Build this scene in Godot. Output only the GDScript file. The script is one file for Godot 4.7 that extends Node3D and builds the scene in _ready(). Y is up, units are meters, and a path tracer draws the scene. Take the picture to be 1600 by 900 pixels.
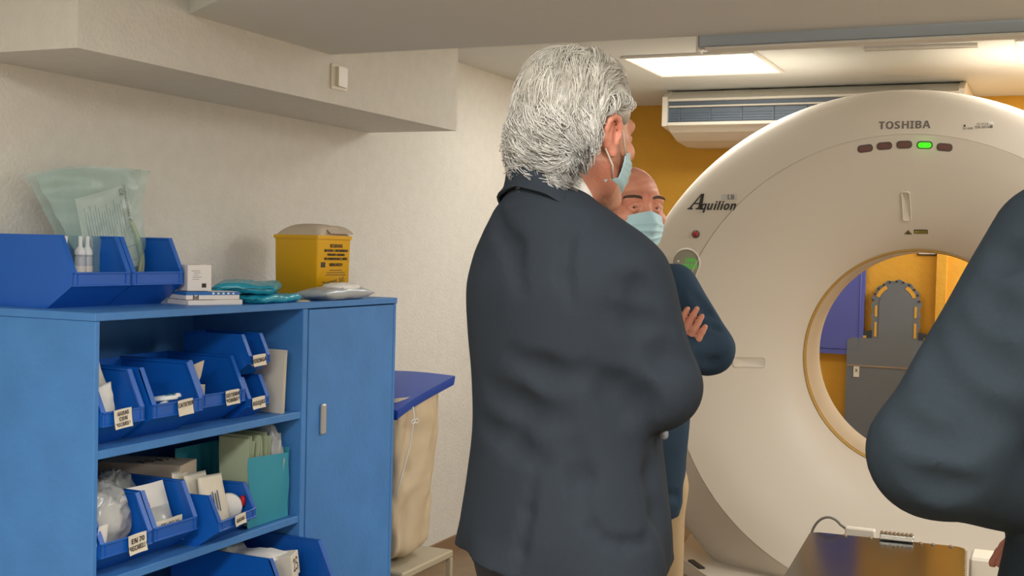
extends Node3D

const EYE := Vector3(0, 1.45, 0)
var M := {}
var used := {}

func _ready():
	camera_and_light()
	materials()
	room()
	ceiling_things()
	gantry()
	behind_gantry()
	couch()
	cabinet()
	things_on_cabinet()
	upper_shelf()
	lower_shelf()
	bottom_shelf()
	sack_holder()
	people()

# ------------------------------------------------------------------ camera, light
func camera_and_light():
	var c := Camera3D.new()
	c.name = "camera"
	c.fov = rad_to_deg(2.0 * atan(450.0 / 1900.0))
	c.position = EYE
	c.rotation = Vector3(deg_to_rad(-1.8), deg_to_rad(24.1), deg_to_rad(1.4))
	c.near = 0.05
	c.far = 60.0
	c.current = true
	add_child(c)
	var e := Environment.new()
	e.background_mode = Environment.BG_COLOR
	e.background_color = Color(0, 0, 0)
	e.tonemap_mode = Environment.TONE_MAPPER_LINEAR
	e.tonemap_exposure = 1.0
	e.sdfgi_enabled = true
	e.ssao_enabled = true
	e.ssil_enabled = true
	var w := WorldEnvironment.new()
	w.name = "surroundings"
	w.environment = e
	add_child(w)

const WARM := Color(1.0, 0.995, 0.985)
const PANELS := [  # x, z, energy: the square ceiling panels of the room
	[-1.50, -5.44, 1.6], [0.12, -5.44, 1.6], [1.5, -5.44, 1.6],
	[-0.55, -0.55, 4.4], [1.5, -4.1, 3.6], [1.2, -0.55, 7.2], [-0.55, 1.2, 6.0], [0.12, -4.1, 1.0], [0.62, -6.35, 4.2],
]

# ------------------------------------------------------------------ helpers
func numbered(called: String) -> String:
	if not used.has(called):
		used[called] = 0
		return called
	used[called] += 1
	return "%s_%03d" % [called, used[called]]

func thing(called: String, label: String, category: String, at := Vector3.ZERO, turn := 0.0, group := "") -> Node3D:
	var o := Node3D.new()
	o.name = numbered(called)
	add_child(o)
	o.position = at
	o.rotation.y = turn
	tag(o, label, category, group)
	return o

func tag(o: Node, label: String, category := "", group := "", kind := "") -> Node:
	if label: o.set_meta("label", label)
	if category: o.set_meta("category", category)
	if group: o.set_meta("group", group)
	if kind: o.set_meta("kind", kind)
	return o

func begin(flat := false) -> SurfaceTool:
	var st := SurfaceTool.new()
	st.begin(Mesh.PRIMITIVE_TRIANGLES)
	st.set_smooth_group(-1 if flat else 0)
	return st

func put(st: SurfaceTool, called: String, m: Material, parent: Node = self, xf := Transform3D()) -> MeshInstance3D:
	st.generate_normals()
	return put_mesh(st.commit(), called, m, parent, xf)

func put_mesh(mesh: Mesh, called: String, m: Material, parent: Node = self, xf := Transform3D()) -> MeshInstance3D:
	var o := MeshInstance3D.new()
	o.mesh = mesh
	o.material_override = m
	o.transform = xf
	if parent == self:
		o.name = numbered(called)
		add_child(o)
	else:
		o.name = called
		parent.add_child(o, true)
	return o

func structure(st: SurfaceTool, called: String, m: Material, label := "") -> MeshInstance3D:
	var o := put(st, called, m)
	o.set_meta("kind", "structure")
	if label: o.set_meta("label", label)
	return o

# a, b, c counter-clockwise seen from outside
func tri(st: SurfaceTool, a: Vector3, b: Vector3, c: Vector3):
	st.add_vertex(a); st.add_vertex(c); st.add_vertex(b)

func quad(st: SurfaceTool, a: Vector3, b: Vector3, c: Vector3, d: Vector3):
	tri(st, a, b, c); tri(st, a, c, d)

func box(st: SurfaceTool, centre: Vector3, size: Vector3, bevel := 0.0, xf := Transform3D()):
	st.set_smooth_group(-1)
	var h := size * 0.5
	var b := minf(bevel, minf(h.x, minf(h.y, h.z)) * 0.9)
	var P := func(v: Vector3) -> Vector3: return xf * (centre + v)
	var axes := [Vector3.RIGHT, Vector3.UP, Vector3.BACK]
	for i in 3:
		for s in [-1.0, 1.0]:
			var n: Vector3 = axes[i]
			var u: Vector3 = axes[(i + 1) % 3]
			var w: Vector3 = axes[(i + 2) % 3]
			var hn: float = h[i]; var hu: float = h[(i + 1) % 3] - b; var hw: float = h[(i + 2) % 3] - b
			var q := []
			for k in [[-1, -1], [1, -1], [1, 1], [-1, 1]]:
				q.append(P.call(n * s * hn + u * k[0] * hu * s + w * k[1] * hw))
			quad(st, q[0], q[1], q[2], q[3])
	if b <= 0.0: return
	for i in 3:
		var u2: Vector3 = axes[i]; var v2: Vector3 = axes[(i + 1) % 3]; var w2: Vector3 = axes[(i + 2) % 3]
		var hu2: float = h[i]; var hv2: float = h[(i + 1) % 3]; var hw2: float = h[(i + 2) % 3] - b
		for su in [-1.0, 1.0]:
			for sv in [-1.0, 1.0]:
				var a1: Vector3 = u2 * su * hu2 + v2 * sv * (hv2 - b)
				var a2: Vector3 = u2 * su * (hu2 - b) + v2 * sv * hv2
				var q0: Vector3 = P.call(a1 - w2 * hw2); var q1: Vector3 = P.call(a2 - w2 * hw2)
				var q2: Vector3 = P.call(a2 + w2 * hw2); var q3: Vector3 = P.call(a1 + w2 * hw2)
				if su * sv > 0: quad(st, q0, q1, q2, q3)
				else: quad(st, q3, q2, q1, q0)
	for sx in [-1.0, 1.0]:
		for sy in [-1.0, 1.0]:
			for sz in [-1.0, 1.0]:
				var c0: Vector3 = P.call(Vector3(sx * h.x, sy * (h.y - b), sz * (h.z - b)))
				var c1: Vector3 = P.call(Vector3(sx * (h.x - b), sy * h.y, sz * (h.z - b)))
				var c2: Vector3 = P.call(Vector3(sx * (h.x - b), sy * (h.y - b), sz * h.z))
				if sx * sy * sz > 0: tri(st, c0, c1, c2)
				else: tri(st, c2, c1, c0)

# an extruded outline: poly in the xy plane of xf, from z = 0 to z = depth
func prism(st: SurfaceTool, poly: PackedVector2Array, depth: float, xf := Transform3D(), smooth_side := false):
	var p := poly
	if Geometry2D.is_polygon_clockwise(p):
		p = p.duplicate(); p.reverse()
	var n := p.size()
	var idx := Geometry2D.triangulate_polygon(p)
	st.set_smooth_group(-1)
	for k in range(0, idx.size(), 3):
		var a := p[idx[k]]; var b := p[idx[k + 1]]; var c := p[idx[k + 2]]
		if (b - a).cross(c - a) < 0.0:
			var t := b; b = c; c = t
		tri(st, xf * Vector3(a.x, a.y, depth), xf * Vector3(b.x, b.y, depth), xf * Vector3(c.x, c.y, depth))
		tri(st, xf * Vector3(c.x, c.y, 0), xf * Vector3(b.x, b.y, 0), xf * Vector3(a.x, a.y, 0))
	st.set_smooth_group(7 if smooth_side else -1)
	for k in n:
		var a := p[k]; var b := p[(k + 1) % n]
		quad(st, xf * Vector3(a.x, a.y, 0), xf * Vector3(b.x, b.y, 0), xf * Vector3(b.x, b.y, depth), xf * Vector3(a.x, a.y, depth))

func tube(st: SurfaceTool, pts: Array, radii, sides := 8, caps := true):
	st.set_smooth_group(0)
	var n := pts.size()
	var rings := []
	var side := Vector3.UP
	for i in n:
		var p: Vector3 = pts[i]
		var d: Vector3 = (pts[mini(i + 1, n - 1)] - pts[maxi(i - 1, 0)]).normalized()
		if i == 0:
			side = d.cross(Vector3.UP)
			if side.length() < 0.1: side = d.cross(Vector3.RIGHT)
		side = (side - d * side.dot(d)).normalized()
		var up := side.cross(d)
		var r: float = radii if radii is float else radii[i]
		var ring := []
		for k in sides:
			var a := TAU * k / sides
			ring.append(p + (side * cos(a) + up * sin(a)) * r)
		rings.append(ring)
	for i in n - 1:
		for k in sides:
			var k2 := (k + 1) % sides
			quad(st, rings[i][k], rings[i + 1][k], rings[i + 1][k2], rings[i][k2])
	if caps:
		for k in sides:
			tri(st, pts[0], rings[0][k], rings[0][(k + 1) % sides])
			tri(st, pts[n - 1], rings[n - 1][(k + 1) % sides], rings[n - 1][k])

# profile of (radius, along) round the local y axis of xf
func lathe(st: SurfaceTool, prof: Array, segs := 32, xf := Transform3D(), smooth := true):
	for i in prof.size() - 1:
		st.set_smooth_group(0 if smooth else i + 1)
		for k in segs:
			var a := TAU * k / segs; var b := TAU * (k + 1) / segs
			var p: Vector2 = prof[i]; var q: Vector2 = prof[i + 1]
			var A := xf * Vector3(cos(a) * p.x, p.y, -sin(a) * p.x); var B := xf * Vector3(cos(b) * p.x, p.y, -sin(b) * p.x)
			var C := xf * Vector3(cos(b) * q.x, q.y, -sin(b) * q.x); var D := xf * Vector3(cos(a) * q.x, q.y, -sin(a) * q.x)
			if p.x > 1e-6: tri(st, A, B, C)
			if q.x > 1e-6: tri(st, A, C, D)

# a smooth sheet with thickness: f(u, v) gives a point, u and v in 0..1
func sheet(st: SurfaceTool, nu: int, nv: int, f: Callable, thick := 0.0):
	st.set_smooth_group(0)
	var g := []
	for i in nu + 1:
		var row := []
		for j in nv + 1: row.append(f.call(float(i) / nu, float(j) / nv))
		g.append(row)
	var back := []
	if thick > 0.0:
		for i in nu + 1:
			var row := []
			for j in nv + 1:
				var du: Vector3 = g[mini(i + 1, nu)][j] - g[maxi(i - 1, 0)][j]
				var dv: Vector3 = g[i][mini(j + 1, nv)] - g[i][maxi(j - 1, 0)]
				row.append(g[i][j] - du.cross(dv).normalized() * thick)
			back.append(row)
	for i in nu:
		for j in nv:
			quad(st, g[i][j], g[i + 1][j], g[i + 1][j + 1], g[i][j + 1])
			if thick > 0.0: quad(st, back[i][j], back[i][j + 1], back[i + 1][j + 1], back[i + 1][j])
	if thick > 0.0:
		st.set_smooth_group(3)
		for i in nu:
			quad(st, g[i][0], back[i][0], back[i + 1][0], g[i + 1][0])
			quad(st, g[i + 1][nv], back[i + 1][nv], back[i][nv], g[i][nv])
		for j in nv:
			quad(st, g[0][j + 1], back[0][j + 1], back[0][j], g[0][j])
			quad(st, g[nu][j], back[nu][j], back[nu][j + 1], g[nu][j + 1])

func rounded(w: float, h: float, r: float, steps := 4, cx := 0.0, cy := 0.0) -> PackedVector2Array:
	var p := PackedVector2Array()
	for k in 4:
		var ox: float = cx + [1, -1, -1, 1][k] * (w * 0.5 - r)
		var oy: float = cy + [1, 1, -1, -1][k] * (h * 0.5 - r)
		for s in steps + 1:
			var a := PI * 0.5 * (k + float(s) / steps)
			p.append(Vector2(ox + cos(a) * r, oy + sin(a) * r))
	return p

# a frame whose x is right, y is up and z comes out of the surface
func facing(at: Vector3, out: Vector3, up := Vector3.UP, roll := 0.0) -> Transform3D:
	var z := out.normalized()
	var x := up.cross(z).normalized()
	var y := z.cross(x)
	return Transform3D(Basis(x, y, z).rotated(z, roll), at)

func lettering(text: String, height: float, xf: Transform3D, m: Material, parent: Node, font := "Droid Sans", bold := false, italic := false, depth := 0.0008, width_scale := 1.0, called := "lettering") -> MeshInstance3D:
	var f := SystemFont.new()
	f.font_names = PackedStringArray([font])
	f.font_weight = 700 if bold else 400
	f.font_italic = italic
	var t := TextMesh.new()
	t.font = f
	t.text = text
	t.font_size = 32
	t.pixel_size = height / 23.0
	t.depth = depth
	t.curve_step = 2.0
	return put_mesh(t, called, m, parent, xf * Transform3D(Basis().scaled(Vector3(width_scale, 1, 1)), Vector3.ZERO))

func material(called: String, c: Color, rough := 0.6, metal := 0.0) -> StandardMaterial3D:
	var m := StandardMaterial3D.new()
	m.resource_name = called
	m.albedo_color = c
	m.roughness = rough
	m.metallic = metal
	M[called] = m
	return m

func noise_texture(freq: float, size := 512, octaves := 4, normal := false, strength := 4.0, seed_ := 1, cell := false) -> NoiseTexture2D:
	var n := FastNoiseLite.new()
	n.seed = seed_
	n.frequency = freq
	n.noise_type = FastNoiseLite.TYPE_CELLULAR if cell else FastNoiseLite.TYPE_SIMPLEX_SMOOTH
	n.fractal_octaves = octaves
	var t := NoiseTexture2D.new()
	t.width = size; t.height = size
	t.seamless = true
	t.noise = n
	t.as_normal_map = normal
	t.bump_strength = strength
	return t

func tone_texture(lo: Color, hi: Color, freq: float, size := 512, seed_ := 3) -> NoiseTexture2D:
	var t := noise_texture(freq, size, 4, false, 4.0, seed_)
	var g := Gradient.new()
	g.set_color(0, lo); g.set_color(1, hi)
	t.color_ramp = g
	return t

func triplanar(m: StandardMaterial3D, scale: float):
	m.uv1_triplanar = true
	m.uv1_world_triplanar = true
	m.uv1_scale = Vector3.ONE * scale

func relief(m: StandardMaterial3D, t: Texture2D, amount: float):
	m.normal_enabled = true
	m.normal_texture = t
	m.normal_scale = amount

func c8(r: int, g: int, b: int) -> Color:
	return Color8(r, g, b)

# ------------------------------------------------------------------ materials
func materials():
	var m := material("plaster", c8(224, 221, 212), 0.9)
	m.albedo_texture = tone_texture(Color(0.97, 0.97, 0.97), Color(1, 1, 1), 0.02, 256)
	relief(m, noise_texture(0.045, 512, 4, true, 5.0, 5), 0.4)
	triplanar(m, 2.2)
	m = material("ceiling_paint", c8(214, 215, 210), 0.9)
	relief(m, noise_texture(0.02, 256, 3, true, 2.0, 6), 0.15)
	triplanar(m, 1.0)
	m = material("ochre_paint", c8(214, 160, 54), 0.85)
	relief(m, noise_texture(0.04, 256, 4, true, 3.0, 7), 0.25)
	triplanar(m, 2.0)
	m = material("floor_vinyl", c8(146, 124, 98), 0.5)
	m.albedo_texture = tone_texture(Color(0.86, 0.86, 0.86), Color(1, 1, 1), 0.03, 256, 9)
	triplanar(m, 0.8)
	material("skirting", c8(140, 112, 84), 0.6)
	material("white_metal", c8(226, 222, 212), 0.45)
	material("diffuser", c8(255, 252, 244), 0.6)
	var d: StandardMaterial3D = M.diffuser
	d.emission_enabled = true
	d.emission = Color(1.0, 0.97, 0.90)
	d.emission_energy_multiplier = 1.6
	material("ac_plastic", c8(226, 218, 202), 0.5)
	material("ac_slats", c8(92, 104, 116), 0.45)
	material("rail_grey", c8(168, 178, 186), 0.45)
	material("switch_plastic", c8(212, 204, 184), 0.35)
	m = material("gantry_face", c8(214, 204, 188), 0.42)
	material("pot_clay", c8(156, 92, 64), 0.7)
	material("bore_trim", c8(176, 140, 72), 0.25)
	material("bore_lining", c8(214, 204, 184), 0.3)
	material("groove", c8(92, 86, 78), 0.7)
	material("print_grey", c8(112, 105, 98), 0.6)
	material("print_dark", c8(50, 46, 42), 0.6)
	material("print_black", c8(30, 28, 26), 0.6)
	material("silver", c8(206, 204, 198), 0.3, 0.4)
	material("lamp_off", c8(112, 78, 70), 0.3)
	material("lamp_bezel", c8(96, 84, 78), 0.5)
	m = material("lamp_green", c8(80, 220, 40), 0.3)
	m.emission_enabled = true; m.emission = c8(70, 230, 30); m.emission_energy_multiplier = 0.45
	material("button_red", c8(150, 36, 34), 0.35)
	material("display_panel", c8(150, 146, 128), 0.4)
	m = material("digits", c8(40, 150, 30), 0.4)
	m.emission_enabled = true; m.emission = c8(60, 220, 40); m.emission_energy_multiplier = 0.5
	material("warning_yellow", c8(170, 150, 60), 0.5)
	m = material("carbon", c8(104, 110, 114), 0.45)
	material("carbon_edge", c8(48, 52, 56), 0.5)
	material("blue_vinyl", c8(84, 92, 168), 0.55)
	m = material("couch_top", c8(24, 24, 23), 0.17)
	m.clearcoat_enabled = true; m.clearcoat = 0.25; m.clearcoat_roughness = 0.12
	material("couch_body", c8(214, 206, 190), 0.4)
	material("chrome", c8(196, 192, 182), 0.25, 0.8)
	material("tan_strip", c8(150, 128, 100), 0.6)
	material("cable_grey", c8(110, 104, 94), 0.5)
	m = material("cabinet_blue", c8(70, 134, 202), 0.5)
	m.albedo_texture = tone_texture(Color(0.93, 0.93, 0.94), Color(1, 1, 1), 0.012, 256, 11)
	relief(m, noise_texture(0.08, 256, 3, true, 2.0, 12), 0.12)
	triplanar(m, 1.5)
	material("handle_grey", c8(172, 172, 168), 0.35, 0.3)
	material("bin_blue", c8(14, 92, 186), 0.35)
	material("lid_blue", c8(24, 74, 172), 0.4)
	material("paper", c8(226, 218, 200), 0.8)
	material("paper_white", c8(232, 230, 224), 0.75)
	material("card_brown", c8(172, 132, 92), 0.85)
	material("carton_white", c8(230, 224, 218), 0.6)
	material("carton_blue", c8(36, 108, 178), 0.5)
	material("ink", c8(58, 46, 40), 0.7)
	material("ink_blue", c8(60, 84, 120), 0.7)
	m = material("teal_film", c8(40, 160, 188), 0.22)
	relief(m, noise_texture(0.012, 256, 3, true, 6.0, 21), 0.5)
	triplanar(m, 3.0)
	material("yellow_plastic", c8(226, 172, 16), 0.4)
	material("lid_beige", c8(206, 190, 168), 0.5)
	m = material("grey_pouch", c8(170, 178, 182), 0.3)
	m = material("bag_film", c8(170, 206, 200), 0.26)
	m.transparency = BaseMaterial3D.TRANSPARENCY_ALPHA
	m.albedo_color.a = 0.26
	m = material("clear_film", c8(214, 216, 214), 0.24)
	m.transparency = BaseMaterial3D.TRANSPARENCY_ALPHA
	m.albedo_color.a = 0.45
	m = material("bottle_plastic", c8(206, 214, 222), 0.26)
	m.transparency = BaseMaterial3D.TRANSPARENCY_ALPHA
	m.albedo_color.a = 0.7
	material("tubing_white", c8(226, 230, 232), 0.3)
	material("teal_part", c8(60, 140, 160), 0.4)
	material("aqua_paper", c8(44, 146, 170), 0.6)
	material("green_paper", c8(176, 188, 158), 0.8)
	material("red_plastic", c8(206, 30, 36), 0.35)
	material("purple_print", c8(86, 44, 108), 0.6)
	m = material("sack_film", c8(214, 196, 166), 0.35)
	m.backlight_enabled = true
	m.backlight = Color(0.35, 0.32, 0.26)
	relief(m, noise_texture(0.01, 256, 3, true, 5.0, 22), 0.35)
	triplanar(m, 2.0)
	material("sack_frame", c8(176, 166, 142), 0.5)
	material("tie_white", c8(230, 226, 218), 0.4)
	material("leaf", c8(60, 122, 48), 0.5)
	material("notice", c8(220, 214, 196), 0.7)

# ------------------------------------------------------------------ the room
const WALL_X := -2.585
const BACK_Z := -6.9
const CEIL := 2.32
const SOFFIT_X := -2.185
const SOFFIT_Y := 1.914
const BEAM_Y := 2.071

func slab(called: String, lo: Vector3, hi: Vector3, m: Material, label := "") -> MeshInstance3D:
	var st := begin(true)
	box(st, (lo + hi) * 0.5, hi - lo)
	return structure(st, called, m, label)

func room():
	slab("floor", Vector3(-2.8, -0.1, -7.1), Vector3(2.6, 0, 2.2), M.floor_vinyl, "brown vinyl floor")
	slab("wall_left", Vector3(-2.8, 0, -7.1), Vector3(WALL_X, 2.5, 2.2), M.plaster, "white textured plaster wall behind the blue cabinet")
	slab("wall_back", Vector3(WALL_X, 0, -7.1), Vector3(2.4, 2.5, BACK_Z), M.ochre_paint, "ochre wall behind the scanner")
	slab("wall_right", Vector3(2.4, 0, -7.1), Vector3(2.6, 2.5, 2.2), M.plaster, "white plaster wall")
	slab("wall_front", Vector3(WALL_X, 0, 2.0), Vector3(2.4, 2.5, 2.2), M.plaster, "white plaster wall")
	slab("ceiling", Vector3(WALL_X, CEIL, BACK_Z), Vector3(2.4, 2.5, 2.0), M.ceiling_paint, "white ceiling")
	slab("trim_1", Vector3(WALL_X, SOFFIT_Y, -4.31), Vector3(SOFFIT_X, CEIL, -2.27), M.plaster, "boxed plaster soffit along the white wall above the cabinet")
	var st := begin(true)
	var poly := PackedVector2Array([Vector2(SOFFIT_X, 2.681), Vector2(-0.2, 1.37), Vector2(2.4, 1.37), Vector2(2.4, 3.39), Vector2(SOFFIT_X, 3.39)])
	prism(st, poly, CEIL - BEAM_Y, Transform3D(Basis(Vector3.RIGHT, Vector3.FORWARD, Vector3.UP), Vector3(0, BEAM_Y, 0)))
	structure(st, "trim_2", M.ceiling_paint, "wide low ceiling beam crossing the room")
	slab("baseboard_left", Vector3(WALL_X, 0, BACK_Z), Vector3(WALL_X + 0.012, 0.08, 2.0), M.skirting, "brown skirting")
	slab("baseboard_back", Vector3(WALL_X + 0.012, 0, BACK_Z), Vector3(2.4, 0.08, BACK_Z + 0.012), M.skirting, "brown skirting")
	# edge of a boxed column on the ochre wall
	slab("trim_3", Vector3(-0.585, 0, BACK_Z), Vector3(-0.535, CEIL, BACK_Z + 0.05), M.ochre_paint, "ochre painted upright batten on the back wall")

func ceiling_things():
	var n := 0
	for p in PANELS:
		var labels := ["square glowing ceiling panel beside the cut end of the grey rail", "square glowing ceiling panel above the scanner's lettering", "square ceiling panel over the far right corner", "square ceiling panel over the near side of the room", "square ceiling panel by the right wall", "square ceiling panel over the near right corner", "square ceiling panel behind the standing visitors", "square ceiling panel hidden behind the low beam", "square ceiling panel behind the scanner"]
		var t := thing("ceiling_light", labels[n], "ceiling light", Vector3(p[0], CEIL, p[1]), 0.0, "square ceiling panels")
		n += 1
		var st := begin(true)
		for s in [-1, 1]:
			box(st, Vector3(s * 0.293, -0.006, 0), Vector3(0.016, 0.012, 0.602), 0.002)
			box(st, Vector3(0, -0.006, s * 0.293), Vector3(0.570, 0.012, 0.016), 0.002)
		put(st, "frame", M.white_metal, t)
		st = begin(true)
		box(st, Vector3(0, -0.003, 0), Vector3(0.57, 0.004, 0.57))
		put(st, "diffuser", M.diffuser, t)
		var l := AreaLight3D.new()
		l.name = "panel_light"
		l.area_size = Vector2(0.56, 0.56)
		l.area_normalize_energy = true
		l.light_energy = p[2]
		l.light_color = WARM
		l.area_range = 14.0
		l.area_attenuation = 2.0
		l.shadow_enabled = true
		l.position = Vector3(0, -0.012, 0)
		l.rotation.x = -PI / 2
		t.add_child(l)
	# grey sliding rail on the far side of the beam
	var r := thing("curtain_rail", "long blue-grey rail hung along the far edge of the low beam", "rail", Vector3(-0.955, 2.03, -3.42))
	var st2 := begin(true)
	box(st2, Vector3(1.5, 0.028, 0), Vector3(3.0, 0.036, 0.05), 0.003)
	put(st2, "housing", M.rail_grey, r)
	st2 = begin(true)
	box(st2, Vector3(1.51, 0.005, 0.004), Vector3(2.98, 0.008, 0.062), 0.002)
	put(st2, "lip", M.white_metal, r)
	st2 = begin(true)
	box(st2, Vector3(-0.004, 0.024, 0), Vector3(0.006, 0.052, 0.056), 0.002)
	put(st2, "end_cap", M.white_metal, r)
	# slim slot vent in the ceiling
	var v := thing("slot_vent", "slim white slot vent in the ceiling beside the glowing panel", "vent", Vector3(-0.54, CEIL, -5.22), 0.05)
	st2 = begin(true)
	box(st2, Vector3(0, -0.006, 0.022), Vector3(0.44, 0.012, 0.016), 0.002)
	box(st2, Vector3(0, -0.006, -0.022), Vector3(0.44, 0.012, 0.016), 0.002)
	put(st2, "frame", M.white_metal, v)
	st2 = begin(true)
	box(st2, Vector3(0, -0.002, 0), Vector3(0.43, 0.004, 0.03))
	put(st2, "slot", M.groove, v)
	air_conditioner()
	# small wall plate on the soffit
	var s := thing("light_switch", "beige switch plate on the plaster soffit", "switch", Vector3(SOFFIT_X, 2.003, -3.438))
	s.rotation.y = PI / 2
	st2 = begin()
	prism(st2, rounded(0.098, 0.082, 0.008), 0.007)
	put(st2, "plate", M.switch_plastic, s)
	st2 = begin()
	prism(st2, rounded(0.064, 0.064, 0.004), 0.012, Transform3D(Basis(Vector3.UP, 0.09), Vector3(0.008, 0.002, 0.003)))
	put(st2, "rocker", M.switch_plastic, s)

func air_conditioner():
	var t := thing("air_conditioner", "long white ceiling air conditioner with a dark grille on the ochre wall", "air conditioner", Vector3(-1.93, 0, 0))
	var L := 1.5
	var body := PackedVector2Array([Vector2(-6.225, 2.125), Vector2(-6.225, 2.268), Vector2(-6.29, 2.312), Vector2(-6.88, 2.312), Vector2(-6.88, 2.06), Vector2(-6.6, 2.045), Vector2(-6.4, 2.06), Vector2(-6.28, 2.095)])
	var st := begin(true)
	prism(st, body, L - 0.05, Transform3D(Basis(Vector3.BACK, Vector3.UP, Vector3.LEFT), Vector3(L - 0.025, 0, 0)))
	put(st, "body", M.ac_plastic, t)
	var cap := PackedVector2Array([Vector2(-6.198, 2.122), Vector2(-6.2, 2.275), Vector2(-6.28, 2.316), Vector2(-6.88, 2.316), Vector2(-6.88, 2.10), Vector2(-6.4, 2.10)])
	for x in [0.028, L]:
		st = begin(true)
		prism(st, cap, 0.028, Transform3D(Basis(Vector3.BACK, Vector3.UP, Vector3.LEFT), Vector3(x, 0, 0)))
		put(st, "end_cap", M.ac_plastic, t)
	st = begin(true)
	box(st, Vector3(L / 2, 2.132, -6.21), Vector3(L - 0.056, 0.018, 0.03), 0.004)
	box(st, Vector3(L / 2, 2.258, -6.212), Vector3(L - 0.056, 0.014, 0.03), 0.004)
	put(st, "front_frame", M.ac_plastic, t)
	st = begin(true)
	box(st, Vector3(L / 2, 2.196, -6.224), Vector3(L - 0.056, 0.11, 0.006))
	put(st, "grille", M.ac_slats, t)
	st = begin(true)
	box(st, Vector3(L / 2, 2.222, -6.205), Vector3(L - 0.075, 0.008, 0.03), 0.003, Transform3D())
	put(st, "louvre_blade", M.ac_plastic, t)
	for k in 9:
		st = begin(true)
		box(st, Vector3(0.09 + k * 0.165, 2.178, -6.216), Vector3(0.006, 0.07, 0.012))
		put(st, "vane", M.ac_slats, t)
	for k in 4:
		st = begin(true)
		box(st, Vector3(L / 2, 2.150 + k * 0.014, -6.219), Vector3(L - 0.075, 0.004, 0.01))
		put(st, "slat", M.ac_slats, t)

# ------------------------------------------------------------------ the scanner
# rings of the front cover: centre x, centre y, radius, z
const FACE := [
	[-0.541, 1.013, 0.4835, -5.500], [-0.543, 1.011, 0.510, -5.462], [-0.547, 1.008, 0.560, -5.405], [-0.552, 1.004, 0.640, -5.345], [-0.558, 1.0, 0.730, -5.290],
	[-0.564, 0.995, 0.830, -5.240], [-0.568, 0.992, 0.910, -5.212], [-0.572, 0.989, 0.970, -5.200],
]
# the fifth number sets the underside of the rim back
const RIM := [
	[-0.572, 0.989, 0.9735, -5.2035, 0.0], [-0.578, 0.984, 1.010, -5.205, 0.03], [-0.586, 0.979, 1.060, -5.208, 0.07], [-0.596, 0.972, 1.110, -5.212, 0.11], [-0.603, 0.967, 1.148, -5.218, 0.14],
	[-0.608, 0.963, 1.172, -5.228, 0.16], [-0.611, 0.961, 1.185, -5.244, 0.17], [-0.612, 0.961, 1.190, -5.270, 0.17], [-0.612, 0.961, 1.190, -5.300, 0.17],
]

func ring_point(k: Array, a: float, floor_y := 0.03) -> Vector3:
	var back: float = k[4] * smoothstep(0.05, 0.55, -sin(a)) if k.size() > 4 else 0.0
	return Vector3(k[0] + cos(a) * k[2], maxf(floor_y, k[1] + sin(a) * k[2]), k[3] - back)

func rings(st: SurfaceTool, list: Array, segs := 160, floor_y := 0.03):
	st.set_smooth_group(0)
	for i in list.size() - 1:
		for k in segs:
			var a := TAU * k / segs; var b := TAU * (k + 1) / segs
			var A := ring_point(list[i], a, floor_y); var B := ring_point(list[i + 1], a, floor_y)
			var C := ring_point(list[i + 1], b, floor_y); var D := ring_point(list[i], b, floor_y)
			if (C - A).length() > 1e-5: quad(st, A, B, C, D)

# where the line of sight through a photo pixel meets the scanner's front cover
func on_gantry(px: float, py: float) -> Transform3D:
	var d := sight(px, py)
	var last := 1.0
	var p := EYE
	var t := (5.1) / -d.z
	while t < 7.5:
		p = EYE + d * t
		var z := cover_z(p.x, p.y)
		if p.z <= z: break
		t += 0.002
	var e := 0.006
	var n := Vector3(-(cover_z(p.x + e, p.y) - cover_z(p.x - e, p.y)), -(cover_z(p.x, p.y + e) - cover_z(p.x, p.y - e)), 2 * e).normalized()
	return facing(p, n)

func cover_z(x: float, y: float) -> float:
	var all: Array = FACE + RIM
	for i in all.size() - 1:
		var a: Array = all[i]; var b: Array = all[i + 1]
		var ra: float = Vector2(x - a[0], y - a[1]).length() - a[2]
		var rb: float = Vector2(x - b[0], y - b[1]).length() - b[2]
		if ra >= 0.0 and rb <= 0.0:
			return lerpf(a[3], b[3], ra / maxf(1e-6, ra - rb))
	return -6.0

func sight(px: float, py: float) -> Vector3:
	var b := Basis.from_euler(Vector3(deg_to_rad(-1.8), deg_to_rad(24.1), deg_to_rad(1.4)))
	return b * Vector3((px - 800.0) / 1900.0, -(py - 450.0) / 1900.0, -1.0)

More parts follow.
